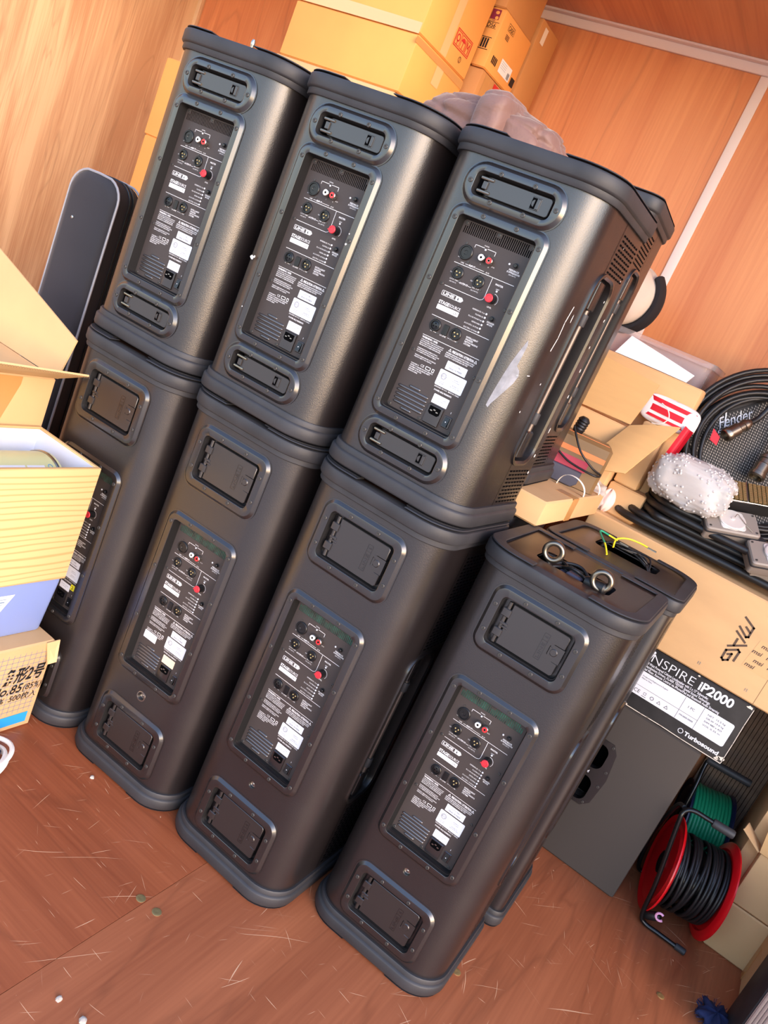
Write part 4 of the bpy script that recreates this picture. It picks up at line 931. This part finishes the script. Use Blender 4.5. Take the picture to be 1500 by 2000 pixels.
k.tube(smooth([L(.975, .918, .0085), L(.91, .918, .0085), L(.868, .917, .0100), L(.850, .914, .035), L(.838, .905, .14), L(.806, .905, .325), L(.803, .910, .365), L(.822, .918, .380), L(.865, .925, .380), L(.915, .93, .379)]), .0066, 12)
k.tube(smooth([L(.86, 1.175, .0085), L(.82, 1.17, .0085), L(.79, 1.16, .02), L(.775, 1.13, .15), L(.785, 1.02, .32), L(.800, .93, .368)]), .0066, 10)
k.build('stand', ['black_gloss'], t, 60)
MB().lathe([(.011, -.028), (.0125, -.024), (.0125, .028), (.011, .032)], L(.905, .93, .379), (1, 0.1, .0), 14).build('grip', ['rubber'], t)
MB().lathe([(.0085, -.016), (.0095, -.014), (.0095, .012), (.008, .014)], L(.978, .918, .0095), (1, 0, 0), 14).build('foot_cap', ['rubber'], t)
MB().lathe([(.010, -.022), (.013, -.012), (.013, .012), (.007, .026)], L(.875, .93, .035), (.7, -.2, .55), 14).build('plug', ['cable_rubber'], t)
MB().tube([L(.893 + .011 * cos(a), .918, .053 + .011 * sin(a)) for a in [radians(60 + 27 * q_) for q_ in range(11)]], .0035, 8).build('tag', ['pink_tag'], t)
t = reel('cable_reel', 'dark blue cable reel wound with green cable behind the red reel', (.885, 1.335, .172), .130, .115, (1, .20, .10), 'navy_plastic', 'green_cable', 11, .118, seed=2)
L = lambda x, y, z: (x - .885, y - 1.335, z - .172)
MB().tube(smooth([L(.975, 1.225, .009), L(.88, 1.22, .009), L(.835, 1.21, .012), L(.825, 1.21, .06), L(.815, 1.24, .28), L(.806, 1.28, .375), L(.812, 1.285, .395), L(.84, 1.285, .398), L(.93, 1.285, .402)]), .0066, 10).build('stand', ['black_gloss'], t, 60)
k = MB(); k.lathe([(.010, 0)] + [(.0115 + .0012 * (i % 2), .004 + i * .005) for i in range(26)] + [(.010, .138)], L(.803, 1.285, .396), (1, 0, .05), 14); k.build('grip', ['rubber'], t)

# ---- things piled on the big carton
TOP = .9845
def loop_cable(pts, r, n=5): return smooth(pts, n)
t = thing('multicore_cable', 'thick black multicore cable coiled flat on the big carton', 'cable', (.62, 1.15, TOP))
rnd = random.Random(4); k = MB()
for i in range(17):
    r = .0085 if i % 4 else .0108
    z = .012 + (i // 4) * .019 + rnd.uniform(0, .006); j = lambda a: rnd.uniform(-a, a)
    xl = -.40 + .022 * (i % 4) + .02 * (i // 4) + j(.02); xr = .44 - .05 * (i % 3); yf = -.185 + .028 * (i % 4) + j(.015); yb = .17 - .03 * (i % 4) + j(.02)
    P = [(xr, (yf + yb) / 2, z), (xr - .06, yb, z + .006), (.12 + j(.05), yb + j(.03), z + .012), (-.15 + j(.05), yb + j(.03), z + .010), (xl + .07, yb - .01, z + .012), (xl, (yf + yb) / 2 + j(.03), z + .012 + rnd.uniform(0, .035)), (xl + .06, yf + .012, z + .012), (-.16 + j(.04), yf + .02 + j(.02), z + .012), (.10 + j(.04), yf + .045 + j(.03), z + .014), (xr - .08, yf + .03, z + .004), (xr, (yf + yb) / 2, z)]
    k.tube(smooth(P, 7), r, 10)
k.tube(smooth([(-.30, .10, .075), (-.18, .02, .095), (-.02, -.06, .098), (.14, -.12, .085), (.30, -.19, .06), (.42, -.20, .03)], 8), .0135, 10)
k.tube(smooth([(-.38, .0, .07), (-.22, -.03, .092), (.0, -.05, .095), (.12, -.05, .098), (.2, -.06, .09)], 8), .0125, 10)
k.build('cable_loops', ['cable_rubber'], t, 60)
k = MB(); a0 = Vector((.045, -.025, .098)); ax = Vector((.55, -.20, -.05)).normalized()
k.lathe([(.016, -.04), (.018, -.03), (.018, .0), (.024, .004), (.024, .02), (.0265, .022), (.0265, .050), (.023, .055), (.020, .055)], a0, ax, 22); k.build('cable_plug', ['gunmetal'], t, 40)
MB().lathe([(.0145, -.085), (.0165, -.075), (.0165, -.03), (.0145, -.02)], a0, ax, 16).build('strain_relief', ['rubber'], t)
k = MB()
for p in ((-.13, -.02, .103), (-.05, -.06, .112)): k.lathe([(.006, 0), (.006, .004), (.009, .004), (.009, 0)], p, (0, -.5, .85), 16)
k.build('ring', ['steel'], t)

# amplifier, tipped on one corner, face towards the room
def frame(org, u, n):
    u = Vector(u).normalized(); n = Vector(n); n = (n - u * n.dot(u)).normalized(); v = n.cross(u)
    M = Matrix((u, v, n)).transposed().to_4x4(); M.translation = Vector(org); return M
u_ = right * .955 + (-down) * .295; n_ = -fwd + Vector((0, 0, .15))
t = thing('guitar_amplifier', 'guitar amplifier with silver grille cloth tipped among the cables', 'amplifier', group=None)
t.matrix_world = frame((.4985, 1.25, 1.283), u_, n_)
FZ = lambda u, v, d: (u, v, d)
k = MB(); k.loft([[(x, y, z) for x, y in rr(0, 0, .19 - g, .188 - g, .02, 4)] for g, z in ((.008, -.10), (0, -.09), (0, -.008), (.006, 0))], 0); k.build('amp_cabinet', ['amp_tolex'], t)
k = MB(); k.slab(rr(0, 0, .176, .174, .01, 3), -.002, .003, .001, FZ); k.build('grille_cloth_back', ['amp_dark'], t)
k = MB()
for i in range(61):
    for j in range(30):
        x = -.1715 + i * .00568; y = -.169 + j * .0113 + (.0056 if i % 2 else 0)
        k.add([(x - .0021, y, .0036), (x, y - .0043, .0032), (x + .0021, y, .0036), (x, y + .0043, .0032), (x, y, .0046)], [(0, 1, 4), (1, 2, 4), (2, 3, 4), (3, 0, 4)])
o = k.build('grille_weave', ['grille_silver'], t, 0); o['kind'] = 'stuff'
k = MB(); k.text('Fender', -.075, .132, .034, .0055, FZ, 0, w=.110, bold=-.005, shear=.45); k.ring([(-.085, .120), (.045, .120), (.049, .128), (-.081, .128)], [(-.081, .1215), (.043, .1215), (.046, .1265), (-.078, .1265)], .0055, FZ, 0); k.strip([(-.062, .126), (-.032, .190)], .004, .0058, FZ, 0)
k.build('badge', ['sticker'], t, 0)
# cable hung round the amplifier
t2 = thing('cable_coil', 'big round coil of black cable hung around the tipped amplifier', 'cable'); t2.matrix_world = t.matrix_world.copy()
k = MB(); rnd = random.Random(11)
for i in range(9):
    ra = .184 + .0105 * i + rnd.uniform(-.003, .003); z = .018 + .012 * (i % 3) + rnd.uniform(0, .005); ph = rnd.uniform(0, 6)
    k.tube([((ra + .006 * sin(2 * a + ph)) * cos(a) * 1.02, (ra + .006 * sin(2 * a + ph)) * sin(a) + .0, z + .006 * sin(a + ph)) for a in [2 * pi * q_ / 56 for q_ in range(57)]], .0072, 8, cap=False)
k.build('cable_loops', ['cable_rubber'], t2, 60)
for (x, y), an, sz in (((-.045, .112), 190, 1.0), ((-.012, -.012), 217, 1.15)):
    p = Vector((x, y, .050)); ax = Vector((cos(radians(an)), sin(radians(an)), .1)).normalized(); s_ = .019 * sz
    MB().lathe([(s_ * .55, -.045), (s_ * .7, -.040), (s_ * .7, -.034), (s_ * .95, -.030), (s_ * .95, -.020), (s_ * .8, -.018), (s_ * .82, -.004), (s_, 0), (s_, .028), (s_ * 1.14, .030), (s_ * 1.14, .040), (s_, .044), (s_ * .85, .044), (s_ * .8, .034)], p, ax, 26).build('metal_connector', ['gunmetal'], t2, 35)
    q_ = p - ax * .045
    MB().tube(smooth([q_ + ax * .006, q_ - ax * .03, q_ - ax * .07 + Vector((.01, .02, .01)), q_ - ax * .12 + Vector((.03, .05, -.01))]), .0085, 10).build('connector_lead', ['cable_rubber'], t2, 60)
sheet('red_tape', [(-.118, .085, .046), (-.100, .105, .046), (-.108, .135, .046), (-.130, .108, .046)], .002, 'striped_red', t2)

# bubble wrapped parcel
t = thing('bubble_wrapped_parcel', 'parcel in clear bubble wrap lying on the black cable loops', 'parcel', (.395, .985, 1.098))
def qb(th, ph, d): return 1 + .05 * sin(3 * th + 2 * ph) + .03 * sin(7 * th - 5 * ph) + .025 * abs(sin(13 * ph + 4 * th))
blob('bubble_wrap', 'bubble_film', (0, 0, .066), (.108, .075, .066), t, qb, 70, 44, 60, 3.2)
MB().bbox(-.075, .075, -.048, .048, .02, .105, .01).build('wrapped_item', ['grey_cloth'], t)
k = MB(); rnd = random.Random(2)
bm_me = MB()
for i in range(420):
    th, ph = rnd.uniform(0, 2 * pi), rnd.uniform(.25, 2.6); d = Vector((sin(ph) * cos(th), sin(ph) * sin(th), cos(ph)))
    e = Vector([math.copysign(abs(q_) ** (2 / 3.2), q_) for q_ in d]); f = qb(th, ph, d)
    p = Vector((.108 * e.x * f, .075 * e.y * f, .066 + .066 * e.z * f)); n = d; a = n.orthogonal().normalized(); b = n.cross(a); s_ = .0042
    k.add([p + a * s_ * cos(q_ * pi / 3) + b * s_ * sin(q_ * pi / 3) for q_ in range(6)] + [p + n * .0026 + a * s_ * .6 * cos(q_ * pi / 3) + b * s_ * .6 * sin(q_ * pi / 3) for q_ in range(6)] + [p + n * .0034], [(q_, (q_ + 1) % 6, 6 + (q_ + 1) % 6, 6 + q_) for q_ in range(6)] + [(6 + q_, 6 + (q_ + 1) % 6, 12) for q_ in range(6)])
o = k.build('bubbles', ['bubble_film'], t, 60); o['kind'] = 'stuff'
# die-cast connector boxes
def cast_box(label, org):
    t = thing('connector_box', label, 'connector'); t.matrix_world = frame(org, right * .86 + down * .16, Vector((-.12, -.62, .75)))
    k = MB(); k.loft([[(x, y, z) for x, y in rr(0, 0, .074 - g, .043 - g, .009, 3)] for g, z in ((.003, -.045), (0, -.040), (0, -.004), (.003, 0))], 0); k.build('box_body', ['cast_grey'], t)
    k = MB(); k.ring(rr(0, 0, .0745, .0435, .009, 3), rr(0, 0, .0715, .0405, .008, 3), -.010, FZ); k.loft([[(x, y, z) for x, y in rr(0, 0, .076, .045, .009, 3)] for z in (-.016, -.012)], 0); k.build('gasket', ['rubber'], t)
    k = MB(); k.slab(rr(.0, 0, .034, .034, .009, 3), 0, .0022, .0006, FZ); k.lathe([(.0365, 0), (.0365, .005), (.0340, .0066), (.005, .0072), (.0045, .0105), (.001, .011)], (0, 0, 0), (0, 0, 1), 36); k.build('spring_cover', ['aluminium'], t, 30)
    k = MB(); k.tube(smooth([(.004, .004, .011), (.012, .014, .014), (.020, .008, .010), (.034, -.018, .008), (.050, -.034, .003)]), .0010, 6); k.build('wire', ['steel'], t)
    for x, y in ((-.063, -.032), (.063, .032), (-.063, .032), (.063, -.032)):
        o = link('screw', small_screw_me, t); o.rotation_euler = (-pi / 2, 0, 0); o.location = (x, y, 0)
    MB().bbox(-.05, .05, -.026, .026, -.09, -.045, .003).build('rear_shell', ['cast_grey'], t)
    return t
cast_box('grey cast connector box with round steel cover, nearer the bubble wrap', (.530, .985, 1.125))
cast_box('grey cast connector box with round steel cover, at the right picture edge', (.672, .975, 1.098))
t = thing('multipin_connector', 'multipin connector with rows of bright contacts in front of the amplifier', 'connector'); t.matrix_world = frame((.535, 1.045, 1.208), right * .86 + down * .16, Vector((-.05, -.75, .62)))
MB().bbox(-.068, .068, -.034, .034, -.05, 0, .002).build('connector_shell', ['amp_dark'], t)
k = MB()
for bx in (-.062, -.050, -.038, -.026, -.008, .004, .016, .028, .040, .052):
    for j in range(18): k.box(bx, bx + .0095, -.030 + j * .0034, -.0280 + j * .0034, 0, .0060)
o = k.build('contact_pins', ['brass'], t); o['kind'] = 'stuff'
k = MB()
for bx in (-.066, -.014, .066): k.bbox(bx - .0012, bx + .0012, -.034, .034, 0, .006, .0006)
k.bbox(-.068, .068, -.0355, -.032, -.002, .004, .001); k.build('guide_rail', ['steel'], t)

# open carton with sagging flaps, behind the rear speaker
r, w = carton('open_flap_carton', 'open kraft carton with two sagging flaps behind the rear speaker', (-.20, .185), (.950, 1.072), (.9845, 1.232), 'kraft')
W3 = lambda p: (p[0] + .0075, p[1] - 1.011, p[2] - .9845)
sheet('carton_flap', [W3(p) for p in ((-.20, .950, 1.230), (.172, .950, 1.242), (.192, .962, 1.372), (-.20, .98, 1.40))], .004, 'kraft_inside', r, 8, .004)
sheet('carton_flap', [W3(p) for p in ((.105, .862, 1.070), (.238, .865, 1.122), (.297, .955, 1.292), (.172, .948, 1.240))], .004, 'kraft_inside', r, 8, .006)
k = MB()
r, w = carton('kraft_carton', 'plain kraft carton standing between the open one and the clear tote', (-.20, .284), (1.082, 1.165), (.9845, 1.408), 'kraft')
r, w = carton('kraft_carton', 'small kraft carton edge below the striped packet', (.192, .262), (1.0, 1.078), (1.075, 1.268), 'kraft_light')
r, w = carton('kraft_carton', 'low kraft carton under the small one, beside the open carton', (.19, .30), (.99, 1.078), (.9845, 1.074), 'kraft')
t = thing('striped_packet', 'red and white striped packet in front of the kraft carton', 'packet', (.24, 1.045, 1.27))
blob('packet_body', 'white_paper', (.0, .0, .040), (.082, .020, .040), t, lambda th, ph, d: 1 + .03 * sin(4 * th), 40, 20, 60, 4)
k = MB()
for z0, wd in ((.064, .012), (.040, .018), (.018, .008)):
    k.loft([[(x, -.0215 + .0035 * (abs(x) / .08) ** 4 * 4, z0 - wd / 2 - .12 * x * .2), (x, -.0215 + .0035 * (abs(x) / .08) ** 4 * 4, z0 + wd / 2 - .12 * x * .2)] for x in [-.072 + .012 * q_ for q_ in range(13)]], 0, False, False, False)
k.build('stripe', ['striped_red'], t, 60)
sheet('red_strap', [(.058, -.028, .030), (.085, -.024, .022), (.074, -.035, -.075), (.045, -.040, -.07)], .002, 'striped_red', t, 6, .012)
MB().tube(smooth([(-.03, -.026, .06), (-.005, -.034, .05), (.008, -.034, .028), (-.006, -.032, .006), (-.03, -.028, -.002)]), .0016, 6).build('clear_cord', ['strap_white'], t)
# clear tote with envelope and cushion
t = thing('clear_tote', 'clear plastic storage tote with rounded rim in front of the back wall', 'container', (.045, 1.325, 1.205))
k = MB(); hw, hd, H = .215, .125, .285
O = lambda g, z: [(x, y, z) for x, y in rr(0, 0, hw - g, hd - g, .03, 5)]
k.loft([O(.022, 0), O(.004, H - .03), O(.004, H - .016), O(-.006, H - .016), O(-.008, H), O(.004, H), O(.007, H - .012), O(.025, .004)], 0, True, True); k.build('tote_body', ['clear_plastic'], t, 40)
blob('pink_content', 'device_red', (.03, .02, .185), (.10, .05, .035), t, None, 24, 14)
blob('yellow_content', 'kraft_warm_lit', (.12, .03, .12), (.06, .05, .05), t, None, 24, 14)
MB().slab([(-.03, .0), (.03, .0), (.03, .055), (-.03, .055)], .0, .001, mp=lambda u, v, d: (.2035 + d, -.06 + u, .19 + v)).build('tote_label', ['pale_label'], t)
carton('kraft_carton', 'kraft carton under the clear tote', (-.20, .25), (1.20, 1.45), (.9845, 1.2045), 'kraft')
r = thing('paper_envelope', 'white paper envelope leaning against the clear tote', 'envelope', (.12, 1.17, 1.409))
sheet('envelope_body', [(-.14, .0, .002), (.095, .004, .002), (.105, .018, .030), (-.12, .022, .066)], .004, 'white_paper', r, 6, .002)
t = thing('grey_cushion', 'grey cloth bundle with black trim behind the rear speaker', 'cushion', (-.065, 1.28, 1.492))
blob('cushion_body', 'grey_cloth', (-.02, 0, .095), (.085, .085, .10), t, lambda th, ph, d: 1 + .03 * sin(6 * th + 3 * ph), 40, 28, 80)
k = MB()
loops = []
for i in range(33):
    a = radians(-150 + i * 6.2); loops.append([(-.02 + (.090 + rr_ * cos(b)) * cos(a), rr_ * 2.6 * sin(b), .095 + (.105 + rr_ * cos(b)) * sin(a)) for b in [2 * pi * q_ / 10 for q_ in range(10)] for rr_ in (.016,)])
k.loft(loops, 0); k.build('black_trim', ['black_cloth'], t, 60)

# small equipment by the foot of the rear speaker
t = thing('effects_unit', 'brown metal equipment box with red and orange bands beside the open carton', 'equipment', (.112, .822, 1.0365), (0, 0, radians(20)))
k = MB(); k.loft([[(x, y, z) for x, y in ((-.075, -.055), (.065, -.055), (.075, -.045), (.075, .055), (-.075, .055))] for z in (0, .125)] + [[(x, y, .135) for x, y in ((-.070, -.045), (.058, -.045), (.066, -.038), (.066, .048), (-.07, .048))]], 0); k.build('unit_body', ['device_brown'], t, 30)
MB().box(-.0752, .0658, -.0562, -.055, .086, .100).box(-.075, .0602, -.0463, -.0445, .1352, .1365).build('orange_band', ['device_orange'], t)
MB().box(-.0755, .03, -.0565, -.055, .045, .075).build('red_band', ['device_red'], t)
MB().slab([(-.0755, .0), (.01, .0), (.022, .012), (.022, .045), (-.0755, .045)], .0, .018, .002, lambda u, v, d: (u, -.0565 - d, v)).build('dark_base', ['device_navy'], t)
k = MB(); k.tube(smooth([(-.05, -.06, .15), (-.01, -.085, .10), (.04, -.08, .07), (.07, -.06, .06), (.05, -.09, .055), (-.02, -.075, .06), (-.06, -.065, .075)]), .0028, 8); k.build('lead', ['cable_rubber'], t, 60)
k = MB().lathe([(.012, 0), (.015, .006)] + [(.015 + .002 * (i % 2), .010 + i * .004) for i in range(9)] + [(.009, .048)], (-.035, -.03, .134), (.1, -.1, 1), 14); k.build('plug', ['cable_rubber'], t)
t = thing('bubble_wrap_sheet', 'crumpled bubble wrap sheet between the kraft carton and the cables', 'wrapping', (.150, .968, .985))
blob('bubble_wrap', 'bubble_film', (0, -.02, .036), (.055, .05, .037), t, lambda th, ph, d: 1 + .15 * sin(4 * th + 3 * ph) + .06 * sin(11 * ph), 50, 26, 50, 2.6)
t = thing('pink_pouch', 'crumpled pale pink pouch beside the bubble wrap sheet', 'pouch', (.165, 1.075, 1.0))
t.location = (.205, .985, .985)
blob('pouch_body', 'pink_pouch', (0, 0, .032), (.022, .022, .033), t, lambda th, ph, d: 1 + .12 * sin(5 * th + ph), 30, 20)

# ---- steel rings and leads on the speaker tops
def on_top(x, y): a = radians(1.5); return (.3674 + x * cos(a) - y * sin(a), .1076 + x * sin(a) + y * cos(a), HL)
for (x, y, z, an, lab) in ((-.055, .105, -.006, 12, 'shiny steel ring standing in the top pocket, the left one'), (.058, .088, -.006, 12, 'shiny steel ring standing in the top pocket, the right one nearer the front')):
    t = thing('steel_ring', lab, 'ring', on_top(x, y), (0, 0, radians(an)))
    k = MB(); R_, r_ = .0180, .0062
    loops = []
    for i in range(40):
        a = 2 * pi * i / 40; loops.append([((R_ + r_ * cos(b)) * cos(a), r_ * 1.6 * sin(b), .016 + (R_ + r_ * cos(b)) * sin(a)) for b in [2 * pi * q_ / 12 for q_ in range(12)]])
    loops.append(loops[0]); k.loft(loops, 0, False, False); k.build('ring_body', ['gunmetal'], t, 60)
    MB().lathe([(.006, -.045), (.006, -.006)], (0, 0, 0), (0, 0, 1), 12).build('shank', ['steel'], t)
t = thing('speaker_lead', 'black lead and grey block stuffed in the pocket of the frontmost speaker', 'cable', on_top(0, .13))
k = MB(); rnd = random.Random(8)
for i in range(7):
    j = lambda a: rnd.uniform(-a, a)
    k.tube(smooth([(-.066, -.02 + j(.02), -.03), (-.04, j(.03), -.010 + j(.008)), (0, j(.03), -.006 + j(.012)), (.04, j(.03), -.008 + j(.01)), (.068, j(.02), -.03)]), .0036, 8)
k.build('lead_loops', ['cable_rubber'], t, 60)
MB().bbox(-.012, .022, -.034, -.012, -.045, -.004, .003).bbox(-.03, -.016, -.03, .0, -.05, -.012, .002).build('grey_block', ['device_navy'], t)
MB().lathe([(.012, -.022), (.013, -.018), (.013, .018), (.010, .022)], (.052, -.036, .0), (1, -.1, .15), 14).build('plug', ['cable_rubber'], t)
t = thing('power_lead', 'thin black power lead with a yellow and green earth wire in the rear speaker top', 'cable', (.374, .66, HL))
k = MB()
for i in range(9):
    j = lambda a: rnd.uniform(-a, a)
    k.tube(smooth([(-.062 + j(.01), -.03 + j(.01), -.03), (-.05, -.01 + j(.02), .006), (-.01 + j(.01), -.005 + j(.02), .012 + j(.006)), (.04 + j(.01), .0 + j(.02), .008 + j(.006)), (.068, -.015 + j(.015), -.012), (.072, -.02, -.04)]), .0022, 7)
k.build('lead_loops', ['cable_rubber'], t, 60)
P = smooth([(-.012, -.185, .010), (-.030, -.16, .024), (-.058, -.12, .034), (-.062, -.105, .038), (-.035, -.100, .036), (-.012, -.098, .034)], 8)
MB().tube(P[:10], .0022, 7).build('yellow_wire', ['wire_yellow'], t, 60); MB().tube(P[30:38], .0022, 7).build('yellow_wire', ['wire_yellow'], t, 60)
MB().tube(P[9:31], .0022, 7).build('green_wire', ['wire_green'], t, 60)
MB().tube(smooth([(-.03, -.04, .004), (-.035, -.02, .022), (-.015, .005, .032), (.015, .02, .034), (.035, .022, .033)]), .0023, 7).build('yellow_wire', ['wire_yellow'], t, 60)
MB().box(.035, .058, .019, .025, .031, .034).box(-.012, .010, -.101, -.095, .032, .035).build('spade_terminal', ['steel'], t)
t = thing('eye_bolt', 'small steel bolt standing on the leftmost upper speaker', 'bolt', (-.742, .055, HL + HU - .0056))
MB().lathe([(.0065, 0), (.0045, .002), (.0038, .018), (.0050, .022), (.0055, .028), (.0030, .034)], (0, 0, 0), (0, 0, 1), 12).build('bolt_shank', ['steel'], t)

# ---- wear, stickers and extra marks on single speakers
k = MB(); rnd = random.Random(21)
def chipx(x, z, s_, par=k, mp=B, d=.0004, st=1): par.flat([(x + s_ * rnd.uniform(.5, 1) * cos(a), z + s_ * st * rnd.uniform(.5, 1) * sin(a)) for a in [2 * pi * q_ / 8 for q_ in range(8)]], d, mp)
for y, z, s_, st in ((.10, .44, .003, 4), (.30, .47, .004, 1), (.305, .36, .004, 1.5), (.31, .30, .005, 1), (.295, .22, .004, 2), (.28, .16, .006, .8), (.29, .12, .005, 1), (.10, .31, .003, 1), (.24, .50, .003, 1), (.06, .25, .004, .7), (.28, .55, .003, 1), (.29, .41, .003, 1.4), (.20, .60, .002, 1)): chipx(y, z, s_, k, X_, SW + .0006, st)
k.strip([(.068, .375), (.075, .40), (.072, .43), (.080, .46)], .004, SW + .0006, X_)
k.build('paint_chip', ['wear_white'], up, 0)['kind'] = 'stuff'
def corner(x, z, d):       # point on the rounded back corner of the cabinet
    s_ = x - (SW - .07); a = max(0, s_) * .97 / .07
    if s_ <= 0: return (x, -d, z)
    return (SW - .07 + (.07 + d) * sin(a), .07 - (.07 + d) * cos(a), z)
k = MB(); pl = [(.1405, .376), (.144, .366), (.143, .345), (.142, .326), (.150, .320), (.1535, .310), (.1495, .294), (.1435, .2817), (.1333, .2601), (.1265, .246), (.124, .2370), (.1195, .2400), (.1195, .2480), (.1221, .277), (.125, .302), (.1285, .327), (.134, .352)]
cx = (.135, .295); n = len(pl)
for q_ in range(n):
    a, b = pl[q_], pl[(q_ + 1) % n]; k.add([corner(cx[0], cx[1], .0004), corner(*a, .0004), corner(*b, .0004)], [(0, 1, 2)])
k.build('scraped_patch', ['wear_grey'], up, 60)
MB().strip([(.150, .311), (.176, .318)], .0016, .0005, lambda u, v, d: corner(u, v, d)).build('scratch', ['wear_white'], up, 0)
k = MB()
for x, z, s_ in ((-.125, .30, .006), (-.119, .303, .003), (.085, .40, .003), (.084, .42, .002), (-.10, .20, .002)): chipx(x, z, s_, k, B, .0005 if abs(x) > .11 else .0075)
k.build('paint_chip', ['wear_white'], u2, 0)['kind'] = 'stuff'
def sub(root, nm): return [c for c in root.children if c.name.split('.')[0] == nm][0]
pn = sub(l2, 'connection_panel')
k = MB().slab(rr(-.046, .354, .018, .0085, .0008, 1), .0147 - .030 + .0003, .0147 - .030 + .0006); 
MB().slab(rr(-.046, .376, .0195, .0095, .0008, 1), -.0150, -.0146).build('rating_sticker', ['sticker'], pn, 0)
MB().slab(rr(.0265, .3505, .0185, .0100, .0008, 1), -.0150, -.0142).build('cream_sticker', ['sticker_cream'], pn, 0, label='blank cream sticker')
k = MB().lathe([(.0128, 0), (.0126, .0012), (.0108, .0014), (.0104, 0)], (0, 0, .2397), seg=28, cap=False); k.build('bolt_ring', ['steel'], l2, 40)
pn = sub(l1, 'connection_panel')
MB().slab(rr(.052, .3585, .0065, .0075, .0008, 1), -.0150, -.0145, mi=0).text('2', .052, .354, .009, -.0142, B, 1, al='CENTER', bold=.02).build('yellow_sticker', ['sticker_yellow', 'print_black'], pn, 0)

# ---- floor screws, chips of paint and wood on the floor
fl = bpy.data.objects['floor']
fs = MB().lathe([(.0105, 0), (.0105, .0010), (.0085, .0016), (.003, .0010), (.0008, .0008)], (0, 0, 0), (0, 0, 1), 16).mesh('floor_screw', ['brass'])
for x, y in ((-.034, -.198), (.011, -.194), (.544, .262), (.967, .692)):
    o = link('floor_screw', fs, fl); o.location = (x, y, 0)
rnd = random.Random(6)
for i, (x, y, s_, lab) in enumerate(((-.372, -.056, .007, 'small pale chip on the floor in front of the second speaker'), (.104, -.455, .009, 'pale wood chip on the floor at the bottom picture edge'), (.046, -.462, .008, 'whitish chip on the floor near the bottom left'))):
    k = MB(); pr_ = [(s_ * rnd.uniform(.6, 1) * cos(a), s_ * rnd.uniform(.6, 1) * sin(a)) for a in [2 * pi * q_ / 7 for q_ in range(7)]]
    k.loft([[(x_, y_, 0) for x_, y_ in pr_], [(x_ * .8, y_ * .8, s_ * .5) for x_, y_ in pr_], [(x_ * .3, y_ * .3, s_ * .75) for x_, y_ in pr_]])
    o = k.build('floor_chip', ['chip']); o.location = (x, y, 0); tag(o, lab, 'debris')
